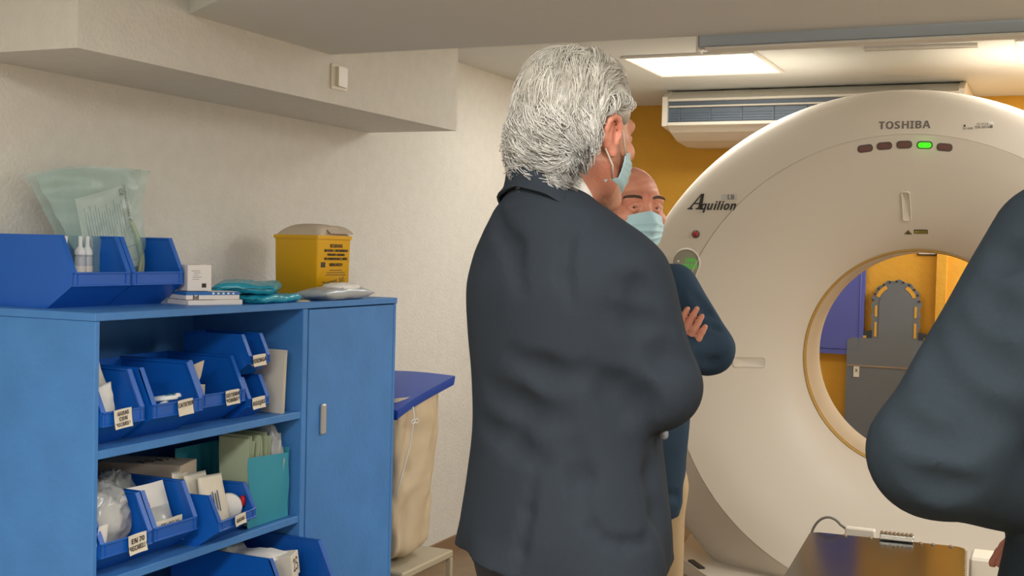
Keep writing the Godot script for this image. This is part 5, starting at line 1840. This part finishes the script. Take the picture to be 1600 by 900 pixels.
	var st := begin()
	lathe(st, [Vector2(0.0, -0.002), Vector2(0.009, -0.002), Vector2(0.0095, 0.002), Vector2(0.0, 0.003)], 14, Transform3D(Basis(Vector3.RIGHT, -PI / 2), bp))
	put(st, "button", M.button_dark, who)
	var ts := NetMesh.new()
	net(ts, legs(0.90, 0.0, 0.10, 0.95) + [cap(Vector3(-0.06, 0.93, 0), Vector3(0.06, 0.93, 0), 0.12, 0.12, 0.05)], Vector3(-0.3, 0.04, -0.2), Vector3(0.3, 1.0, 0.2), 0.015)
	put_mesh(skin_mesh(ts), "trousers", M.trousers_black, who)
	shoe(who, Vector3(-0.11, 0.0, 0.0), 0.15); shoe(who, Vector3(0.11, 0.0, 0.0), -0.15)
	mask(who, hx, 1.0, M.mask_blue, [Vector3.ZERO, Vector3.ZERO])
	white_hair(who, hx)

func facing_hand(at: Vector3, along: Vector3, back: Vector3) -> Transform3D:
	var y := along.normalized()
	var z := (back - y * back.dot(y)).normalized()
	return Transform3D(Basis(y.cross(z), y, z), at)

# a folded collar round the back of the neck, open at the front
func collar(who: Node3D, called: String, m: Material, c: Vector3, r_in: float, r_out: float, rise: float, fall: float, thick: float, drop := 2.2, over: Array = []):
	var st := begin()
	sheet(st, 48, 10, func(u: float, v: float) -> Vector3:
		var a := lerpf(-2.75, 2.75, u)
		var front := pow(absf(a) / 2.75, drop)
		var up: float = rise * (1.0 - 0.75 * front)
		var dn: float = fall * (1.0 + (0.1 if over.size() else 0.7) * front)
		var y: float; var r: float
		if v < 0.3:
			y = lerpf(up - 0.03, up, v / 0.3); r = r_in
		elif v < 0.45:
			var k := (v - 0.3) / 0.15
			y = up + 0.004 * sin(k * PI); r = lerpf(r_in, r_in + 0.010, k)
		else:
			var k := (v - 0.45) / 0.55
			y = lerpf(up, up + dn, k); r = lerpf(r_in + 0.010, r_out, pow(k, 0.8))
		y -= (0.10 * (1.0 - cos(a)) * 0.5) if over.size() else 0.055 * front
		var q := c + Vector3(sin(a) * r, y, cos(a) * lerpf(r, r * 0.92, v))
		if over.size() and v > 0.45:
			# the fall of the collar lies on the cloth below it
			var e := 0.004
			var d := field(over, q)
			var n := Vector3(field(over, q + Vector3(e, 0, 0)) - field(over, q - Vector3(e, 0, 0)), field(over, q + Vector3(0, e, 0)) - field(over, q - Vector3(0, e, 0)), field(over, q + Vector3(0, 0, e)) - field(over, q - Vector3(0, 0, e))).normalized()
			q -= n * clampf(d - 0.0055, -0.012, 0.025) * smoothstep(0.45, 0.95, v)
		return q, thick)
	put(st, called, m, who)

func white_hair(who: Node3D, hx: Transform3D):
	var rng := RandomNumberGenerator.new()
	rng.seed = 77
	var nz := FastNoiseLite.new()
	nz.seed = 5; nz.frequency = 1.0; nz.fractal_octaves = 2
	var C := Vector3(0, 0.030, 0.012)
	var R := Vector3(0.077, 0.090, 0.098)
	# underlying mass of hair
	var sk := NetMesh.new()
	var L := [ball(C + Vector3(0, 0.012, 0.006), R + Vector3(0.014, 0.016, 0.014), 0.02),
		ball(Vector3(0, -0.020, 0.064), Vector3(0.084, 0.055, 0.056), 0.03),
		ball(Vector3(0, 0.115, -0.03), Vector3(0.055, 0.020, 0.055), 0.03),
		ball(Vector3(0, -0.06, -0.085), Vector3(0.2, 0.105, 0.075), 0.02, Basis(), -1.0),
		ball(Vector3(0.098, -0.03, -0.012), Vector3(0.045, 0.058, 0.045), 0.012, Basis(), -1.0),
		ball(Vector3(-0.098, -0.03, -0.012), Vector3(0.045, 0.058, 0.045), 0.012, Basis(), -1.0)]
	var lump := func(p: Vector3) -> float: return 0.006 * nz.get_noise_3d(p.x * 22.0, p.y * 22.0, p.z * 14.0)
	var shade := func(p: Vector3) -> Color:
		return lin(150, 147, 140).lerp(lin(190, 185, 172), clampf(0.5 + nz.get_noise_3d(p.x * 30, p.y * 30, p.z * 30), 0, 1))
	net(sk, L, Vector3(-0.13, -0.12, -0.13), Vector3(0.13, 0.17, 0.15), 0.005, lump, shade)
	# locks that lie over it
	var v := PackedVector3Array(); var nrm := PackedVector3Array(); var col := PackedColorArray(); var idx := PackedInt32Array()
	var n := 11
	var path := func(d: Vector3, ln: float, phase: float, curl: float, freq: float, lift: float, lean: float) -> Array:
		var p := C + d * (R + Vector3.ONE * 0.004)
		var pts := []
		for k in n:
			var t := k / float(n - 1)
			var dl := (p - C) / R
			var nn := (dl / R).normalized()
			var flow := Vector3(0, -0.25 - 0.9 * clampf(dl.z + 0.2, 0, 1), 1.0 - 0.9 * clampf(dl.z, 0, 1)) + Vector3(dl.x * 0.35 + lean * 0.5, 0, 0)
			flow = (flow - nn * flow.dot(nn)).normalized()
			var across := nn.cross(flow)
			var off := lift * (0.35 + 0.65 * sin(minf(1.0, t * 1.4) * PI * 0.5))
			pts.append(p + nn * (off + curl * 0.8 * t * cos(phase + t * freq * TAU * 0.8)) + across * curl * sin(phase + t * freq * TAU * 0.8) * (0.3 + t))
			p += flow * ln / n
			# at the nape the ends leave the neck and flick out
			if p.y > -0.035 or p.z < 0.02: p = C + ((p - C) / (R + Vector3.ONE * 0.004)).normalized() * (R + Vector3.ONE * 0.004)
			else: p += nn * 0.0018
		return pts
	for s in 840:
		# root of a lock on the scalp above and behind the hairline; the last ones fill the nape
		var a := rng.randf_range(-PI, PI) if s < 640 else rng.randf_range(-1.2, 1.2)
		var el := asin(rng.randf_range(-0.58, 1.0) if s < 640 else rng.randf_range(-0.62, 0.0))
		var d0 := Vector3(sin(a) * cos(el), sin(el), cos(a) * cos(el))
		if d0.z < -0.45 and d0.y < 0.55: continue
		if d0.z < 0.16 and d0.y < 0.06: continue
		if d0.z < -0.15 and d0.y < 0.22: continue
		if absf(d0.x) > 0.72 and d0.y < 0.10 and d0.z < 0.36: continue
		var lower := clampf(0.45 - d0.y, 0.0, 1.0)
		var ln := rng.randf_range(0.05, 0.08) + 0.03 * clampf(d0.y, 0, 1)
		if d0.z < 0.16 and d0.y < 0.3: ln *= 0.5
		if d0.y < -0.1: ln *= 0.62
		var phase := rng.randf_range(0, TAU)
		var curl := lerpf(0.004, 0.019, lower) * rng.randf_range(0.6, 1.3)
		var freq := lerpf(1.2, 2.6, lower) * rng.randf_range(0.8, 1.2)
		var lift := rng.randf_range(0.008, 0.020) + 0.034 * lower + 0.016 * clampf(d0.y, 0, 1) ** 3.0
		var lean := nz.get_noise_3d(d0.x * 2 + 7, d0.y * 2, d0.z * 2) * 1.4
		var tone := rng.randf()
		var spine: Array = path.call(d0, ln, phase, curl, freq, lift, lean)
		for q in 16:
			var d := (d0 + Vector3(rng.randf_range(-1, 1), rng.randf_range(-1, 1), rng.randf_range(-1, 1)) * 0.17).normalized()
			var pts: Array = path.call(d, ln * rng.randf_range(0.85, 1.1), phase + rng.randf_range(-0.35, 0.35), curl, freq, lift * rng.randf_range(0.7, 1.1), lean)
			for k in n: pts[k] = pts[k].lerp(spine[k], 0.72 * k / float(n - 1))
			var w := rng.randf_range(0.0006, 0.0012)
			var warm := clampf(0.35 + 0.65 * d.y, 0.0, 1.0)
			var c := lin(124, 122, 118).lerp(lin(232, 229, 222), clampf(0.25 + 0.5 * tone + rng.randf_range(-0.25, 0.4), 0, 1)).lerp(lin(238, 230, 212), 0.5 * warm)
			for k in n:
				var t := k / float(n - 1)
				var dirv: Vector3 = (pts[mini(k + 1, n - 1)] - pts[maxi(k - 1, 0)]).normalized()
				var sd := dirv.cross(Vector3(0.3, 0.8, 0.5)).normalized()
				var u2 := sd.cross(dirv)
				var r := w * (1.0 - 0.75 * t * t)
				for j in 3:
					var an := TAU * j / 3.0
					var o := sd * cos(an) + u2 * sin(an)
					v.append(pts[k] + o * r); nrm.append(o); col.append(c)
				if k > 0:
					var b0 := v.size() - 6
					for j in 3:
						var j2 := (j + 1) % 3
						idx.append_array([b0 + j, b0 + 3 + j2, b0 + 3 + j, b0 + j, b0 + j2, b0 + 3 + j2])
	var under := put_mesh(skin_mesh(sk), "hair", M.hair_white, who, hx)
	var arr := []
	arr.resize(Mesh.ARRAY_MAX)
	arr[Mesh.ARRAY_VERTEX] = v; arr[Mesh.ARRAY_NORMAL] = nrm; arr[Mesh.ARRAY_COLOR] = col; arr[Mesh.ARRAY_INDEX] = idx
	var m := ArrayMesh.new()
	m.add_surface_from_arrays(Mesh.PRIMITIVE_TRIANGLES, arr)
	var o := put_mesh(m, "strands", M.hair_white, under)
	o.set_meta("kind", "stuff")

# ------------------------------------------------------------------ the bald man with crossed arms
func man_with_crossed_arms():
	var base := EYE + sight(985, 400) * 3.19
	var who := thing("person", "bald man in a blue sweater and light blue mask with arms crossed", "person", Vector3(base.x, 0, base.z), -2.365, "")
	var hx := Transform3D(Basis(Vector3.RIGHT, 0.06), spot(who, 984, 329, 3.17))
	var s := 1.0
	var head := head_shapes(hx, s)
	var neck_top := hx * Vector3(0, -0.06, 0.025)
	# his left arm is the one toward the scanner
	var sh_l := spot(who, 1052, 452, 3.19); var el_l := spot(who, 1108, 546, 3.10)
	var sh_r := Vector3(-sh_l.x, sh_l.y, sh_l.z); sh_r.x = absf(sh_l.x) * (-1.0 if sh_l.x > 0 else 1.0)
	var el_r := Vector3(-el_l.x * 1.0, el_l.y, el_l.z)
	var wr_r := spot(who, 1052, 545, 3.03); var wr_l := spot(who, 1000, 556, 2.94)
	var core := [
		cap(neck_top, Vector3(0, 1.36, 0.03), 0.056, 0.062, 0.03),
		cap(Vector3(-0.11, 1.33, 0.02), Vector3(0.11, 1.33, 0.02), 0.07, 0.07, 0.05),
		cap(Vector3(0, 1.28, 0.01), Vector3(0, 0.92, 0.0), 0.11, 0.12, 0.05),
		cap(sh_r, el_r, 0.042, 0.036, 0.03), cap(el_r, wr_r, 0.034, 0.026, 0.02), cap(sh_l, el_l, 0.042, 0.036, 0.03), cap(el_l, wr_l, 0.034, 0.026, 0.02),
	] + legs(0.84, 0.0, 0.095, 0.7)
	var nz := FastNoiseLite.new()
	nz.seed = 55; nz.frequency = 14.0; nz.fractal_octaves = 3
	var inv := hx.affine_inverse()
	var tone := func(p: Vector3) -> Color:
		var l := inv * p
		var c := lin(214, 150, 122).lerp(lin(200, 128, 104), clampf(0.5 + nz.get_noise_3d(p.x, p.y, p.z), 0, 1))
		if l.z > -0.035 and l.y < 0.055 and absf(l.x) > 0.05: c = c.lerp(lin(196, 172, 150), clampf((l.z + 0.035) * 30.0, 0, 0.8))
		return c
	var lined := func(p: Vector3) -> float:
		var l := inv * p
		var f := 0.0
		if l.z < -0.05 and l.y > 0.035 and l.y < 0.085:
			f = 0.0012 * (1.0 - absf(sin((l.y - 0.035) * 190.0 + 2.0 * sin(l.x * 30.0)))) * smoothstep(0.035, 0.05, l.y) * smoothstep(0.085, 0.07, l.y)
		if l.z < -0.06 and absf(l.x) < 0.004 and l.y > 0.01 and l.y < 0.04: f += 0.0008
		return f
	var skin := NetMesh.new()
	net(skin, core + head, Vector3(-0.36, 0.02, -0.36), Vector3(0.36, 1.46, 0.24), 0.016, null, tone)
	net(skin, core.slice(0, 2) + head, hx.origin + Vector3(-0.12, -0.19, -0.15), hx.origin + Vector3(0.12, 0.14, 0.13), 0.0034, lined, tone)
	# right hand lying on the left upper arm
	var tip := spot(who, 1094, 486, 3.005); var root := spot(who, 1044, 574, 3.035)
	var cam_local := who.transform.affine_inverse() * EYE
	var hand := facing_hand(root, tip - root, cam_local - root)
	var hs := hand_shapes(hand, 0.97, 0.10, 0.01, -1.0)
	var hc := hand * Vector3(0, 0.08, 0)
	net(skin, hs, hc - Vector3.ONE * 0.13, hc + Vector3.ONE * 0.13, 0.0034, null, tone)
	var hl := facing_hand(wr_l, Vector3(0.9, 0.1, 0.5), Vector3(0, 0.2, -1))
	var hlc := hl * Vector3(0, 0.08, 0)
	net(skin, hand_shapes(hl, 0.92, 0.3, 0.05, 1.0), hlc - Vector3.ONE * 0.13, hlc + Vector3.ONE * 0.13, 0.006, null, tone)
	put_mesh(skin_mesh(skin), "body", M.skin, who)
	eyes(who, hx, s, -0.25)
	brows(who, hx, s)
	stubble(who, hx)
	# sweater
	var rows := [
		[0.765, 0.0, 0.0, 0.150, 0.138], [0.80, 0.0, 0.0, 0.158, 0.148], [0.88, 0.0, -0.004, 0.160, 0.150], [1.0, 0.0, -0.010, 0.164, 0.156], [1.12, 0.0, -0.006, 0.166, 0.148], [1.22, 0.0, 0.0, 0.170, 0.136],
		[1.30, 0.0, 0.008, 0.166, 0.118], [1.36, 0.0, 0.016, 0.125, 0.094], [1.40, 0.0, 0.020, 0.090, 0.080], [1.425, 0.0, 0.022, 0.076, 0.072],
	]
	var L := [loft(rows, 0.03),
		cap(sh_l, el_l, 0.068, 0.062, 0.04), cap(el_l, wr_l, 0.062, 0.042, 0.016),
		cap(sh_r, el_r, 0.066, 0.060, 0.04), cap(el_r, wr_r, 0.056, 0.036, 0.012)]
	L += creases(who, L, [[0.012, 1100, 508, 1116, 509, 1126, 516], [0.012, 1060, 465, 1068, 500, 1066, 520], [0.014, 1086, 462, 1104, 486, 1120, 500], [0.010, 1030, 772, 1060, 776, 1074, 770], [0.012, 1090, 560, 1115, 566, 1130, 560]], 2.2)
	var folds := func(p: Vector3) -> float: return 0.004 * nz.get_noise_3d(p.x * 0.5, p.y * 0.25, p.z * 0.5)
	var js := NetMesh.new()
	net(js, L, Vector3(-0.36, 0.75, -0.38), Vector3(0.36, 1.45, 0.24), 0.0085, folds)
	put_mesh(skin_mesh(js), "sweater", M.sweater_blue, who)
	var ts := NetMesh.new()
	net(ts, legs(0.82, 0.0, 0.095, 0.92) + [cap(Vector3(-0.05, 0.85, 0), Vector3(0.05, 0.85, 0), 0.11, 0.11, 0.05)], Vector3(-0.3, 0.04, -0.2), Vector3(0.3, 0.98, 0.2), 0.015)
	put_mesh(skin_mesh(ts), "trousers", M.trousers_tan, who)
	shoe(who, Vector3(-0.105, 0.0, 0.0), 0.15); shoe(who, Vector3(0.105, 0.0, 0.0), -0.15)
	mask(who, hx, s, M.mask_blue, [Vector3.ZERO, Vector3.ZERO])

func brows(who: Node3D, hx: Transform3D, s: float):
	var rng := RandomNumberGenerator.new()
	rng.seed = 12
	for x in [-1.0, 1.0]:
		var st := begin()
		for k in 230:
			var t := rng.randf()
			var px := lerpf(0.012, 0.054, t)
			var p := Vector3(x * px, 0.0225 + 0.005 * sin(t * 2.6) + rng.randf_range(-0.003, 0.003), -0.1045 + 0.021 * pow(px / 0.054, 2.0))
			var d := Vector3(x * 0.9, 0.25 - 0.5 * t, -0.2 + 0.5 * t).normalized() * rng.randf_range(0.005, 0.009)
			tube(st, [hx * (p * s), hx * ((p + d) * s)], [0.0015, 0.0005], 3, false)
		put(st, "eyebrow", M.brow_hair, who)

func stubble(who: Node3D, hx: Transform3D):
	# short grey hair over the ears and round the back
	var rng := RandomNumberGenerator.new()
	rng.seed = 21
	var st := begin()
	var C := Vector3(0, 0.030, 0.012); var R := Vector3(0.077, 0.090, 0.098)
	for k in 1500:
		var a := rng.randf_range(-2.1, 2.1)
		var y := rng.randf_range(-0.7, 0.32)
		var d := Vector3(sin(a) * sqrt(1 - y * y), y, cos(a) * sqrt(1 - y * y))
		if absf(a) > 1.9 and y > 0.15: continue
		var p := C + d * (R + Vector3.ONE * 0.0005)
		var t := (Vector3(d.x * 0.2, -0.5, 0.5) + Vector3(rng.randf_range(-0.3, 0.3), rng.randf_range(-0.3, 0.3), 0) + d * 0.5).normalized()
		tube(st, [hx * p, hx * (p + t * rng.randf_range(0.005, 0.010))], [0.0008, 0.0003], 3, false)
	var o := put(st, "side_hair", M.lid_beige, who)
	o.set_meta("kind", "stuff")

# ------------------------------------------------------------------ the man cut by the right edge
func man_at_the_edge():
	var base := EYE + sight(1818, 400) * 1.68
	var who := thing("person", "person in a slate blue jacket with one elbow bent, beside the couch", "person", Vector3(base.x, 0, base.z), deg_to_rad(-4.0), "")
	var hx := Transform3D(Basis(Vector3.UP, 0.15), Vector3(0.0, 1.66, -0.02))
	var head := head_shapes(hx, 1.0)
	var sh_l := spot(who, 1655, 385, 1.66); var el_l := spot(who, 1462, 710, 1.62); var wr_l := spot(who, 1704, 798, 1.83)
	var sh_r := Vector3(-sh_l.x, sh_l.y, sh_l.z); var el_r := Vector3(-el_l.x * 0.8, el_l.y - 0.03, el_l.z); var wr_r := Vector3(0.06, 1.05, -0.24)
	var core := [
		cap(hx * Vector3(0, -0.06, 0.025), Vector3(0, 1.46, 0.03), 0.056, 0.062, 0.03),
		cap(Vector3(-0.12, 1.42, 0.02), Vector3(0.12, 1.42, 0.02), 0.07, 0.07, 0.05),
		cap(Vector3(0, 1.36, 0.01), Vector3(0, 1.0, 0.0), 0.11, 0.12, 0.05),
		cap(sh_r, el_r, 0.042, 0.036, 0.03), cap(el_r, wr_r, 0.034, 0.026, 0.02), cap(sh_l, el_l, 0.042, 0.036, 0.03), cap(el_l, wr_l, 0.034, 0.026, 0.02),
	] + legs(0.92, 0.0, 0.10, 0.7)
	var tone := func(_p: Vector3) -> Color: return lin(176, 112, 92)
	var skin := NetMesh.new()
	net(skin, core + head, Vector3(-0.72, 0.02, -0.45), Vector3(0.48, 1.56, 0.24), 0.016, null, tone)
	net(skin, core.slice(0, 2) + head, hx.origin + Vector3(-0.13, -0.19, -0.15), hx.origin + Vector3(0.13, 0.15, 0.15), 0.006, null, tone)
	var hl := facing_hand(wr_l, spot(who, 1566, 851, 1.87) - wr_l, Vector3(-1, 0.4, 0.2))
	var hlc := hl * Vector3(0, 0.08, 0)
	net(skin, hand_shapes(hl, 1.0, 0.25, 0.02, 1.0), hlc - Vector3.ONE * 0.14, hlc + Vector3.ONE * 0.14, 0.004, null, tone)
	var hr := facing_hand(wr_r, Vector3(-0.9, 0.0, 0.1), Vector3(0, 0.2, -1))
	var hrc := hr * Vector3(0, 0.08, 0)
	net(skin, hand_shapes(hr, 1.0, 0.3, 0.05, -1.0), hrc - Vector3.ONE * 0.14, hrc + Vector3.ONE * 0.14, 0.008, null, tone)
	put_mesh(skin_mesh(skin), "body", M.skin, who)
	var rows := [
		[0.86, 0.0, 0.0, 0.205, 0.150], [0.95, 0.0, 0.0, 0.200, 0.148], [1.06, 0.0, 0.0, 0.188, 0.140], [1.18, 0.0, 0.0, 0.186, 0.136], [1.30, 0.0, 0.004, 0.192, 0.136],
		[1.38, 0.0, 0.010, 0.194, 0.128], [1.44, 0.0, 0.014, 0.180, 0.110], [1.49, 0.0, 0.020, 0.130, 0.092], [1.53, 0.0, 0.024, 0.090, 0.080],
	]
	var L := [loft(rows, 0.03),
		cap(sh_l, el_l, 0.092, 0.084, 0.03), cap(el_l, wr_l, 0.084, 0.056, 0.02),
		cap(sh_r, el_r, 0.08, 0.070, 0.03), cap(el_r, wr_r, 0.068, 0.048, 0.018)]
	L += creases(who, L, [
		[0.020, 1458, 528, 1466, 570, 1492, 610, 1535, 645, 1595, 672], [0.018, 1488, 500, 1520, 540, 1560, 570, 1599, 592], [0.016, 1366, 640, 1380, 620, 1402, 604], [0.016, 1552, 386, 1575, 402, 1599, 406],
		[0.016, 1400, 650, 1440, 676, 1490, 690, 1540, 690], [0.016, 1532, 450, 1565, 486, 1599, 500], [0.016, 1420, 740, 1470, 760, 1530, 762]], 0.9)
	var nz := FastNoiseLite.new()
	nz.seed = 131; nz.frequency = 6.0; nz.fractal_octaves = 2
	var folds := func(p: Vector3) -> float: return 0.004 * nz.get_noise_3d(p.x * 0.7, p.y * 0.5, p.z * 0.7)
	var js := NetMesh.new()
	net(js, L, Vector3(-0.78, 0.85, -0.46), Vector3(0.48, 1.56, 0.30), 0.0072, folds)
	put_mesh(skin_mesh(js), "jacket", M.jacket_slate, who)
	collar(who, "shirt_collar", M.shirt_white, Vector3(0.0, 1.53, 0.018), 0.066, 0.082, 0.03, -0.04, 0.003)
	var ts := NetMesh.new()
	net(ts, legs(0.90, 0.0, 0.10, 0.95) + [cap(Vector3(-0.06, 0.93, 0), Vector3(0.06, 0.93, 0), 0.12, 0.12, 0.05)], Vector3(-0.3, 0.04, -0.2), Vector3(0.3, 1.0, 0.2), 0.015)
	put_mesh(skin_mesh(ts), "trousers", M.trousers_navy, who)
	shoe(who, Vector3(-0.11, 0.0, 0.0), 0.15); shoe(who, Vector3(0.11, 0.0, 0.0), -0.15)
	var hsk := NetMesh.new()
	net(hsk, [ball(Vector3(0, 0.042, 0.018), Vector3(0.086, 0.098, 0.106), 0.02), ball(Vector3(0, -0.06, -0.09), Vector3(0.2, 0.115, 0.085), 0.02, Basis(), -1.0)], Vector3(-0.12, -0.1, -0.12), Vector3(0.12, 0.16, 0.14), 0.008, null, func(_p): return lin(70, 58, 48))
	put_mesh(skin_mesh(hsk), "hair", M.hair_white, who, hx)
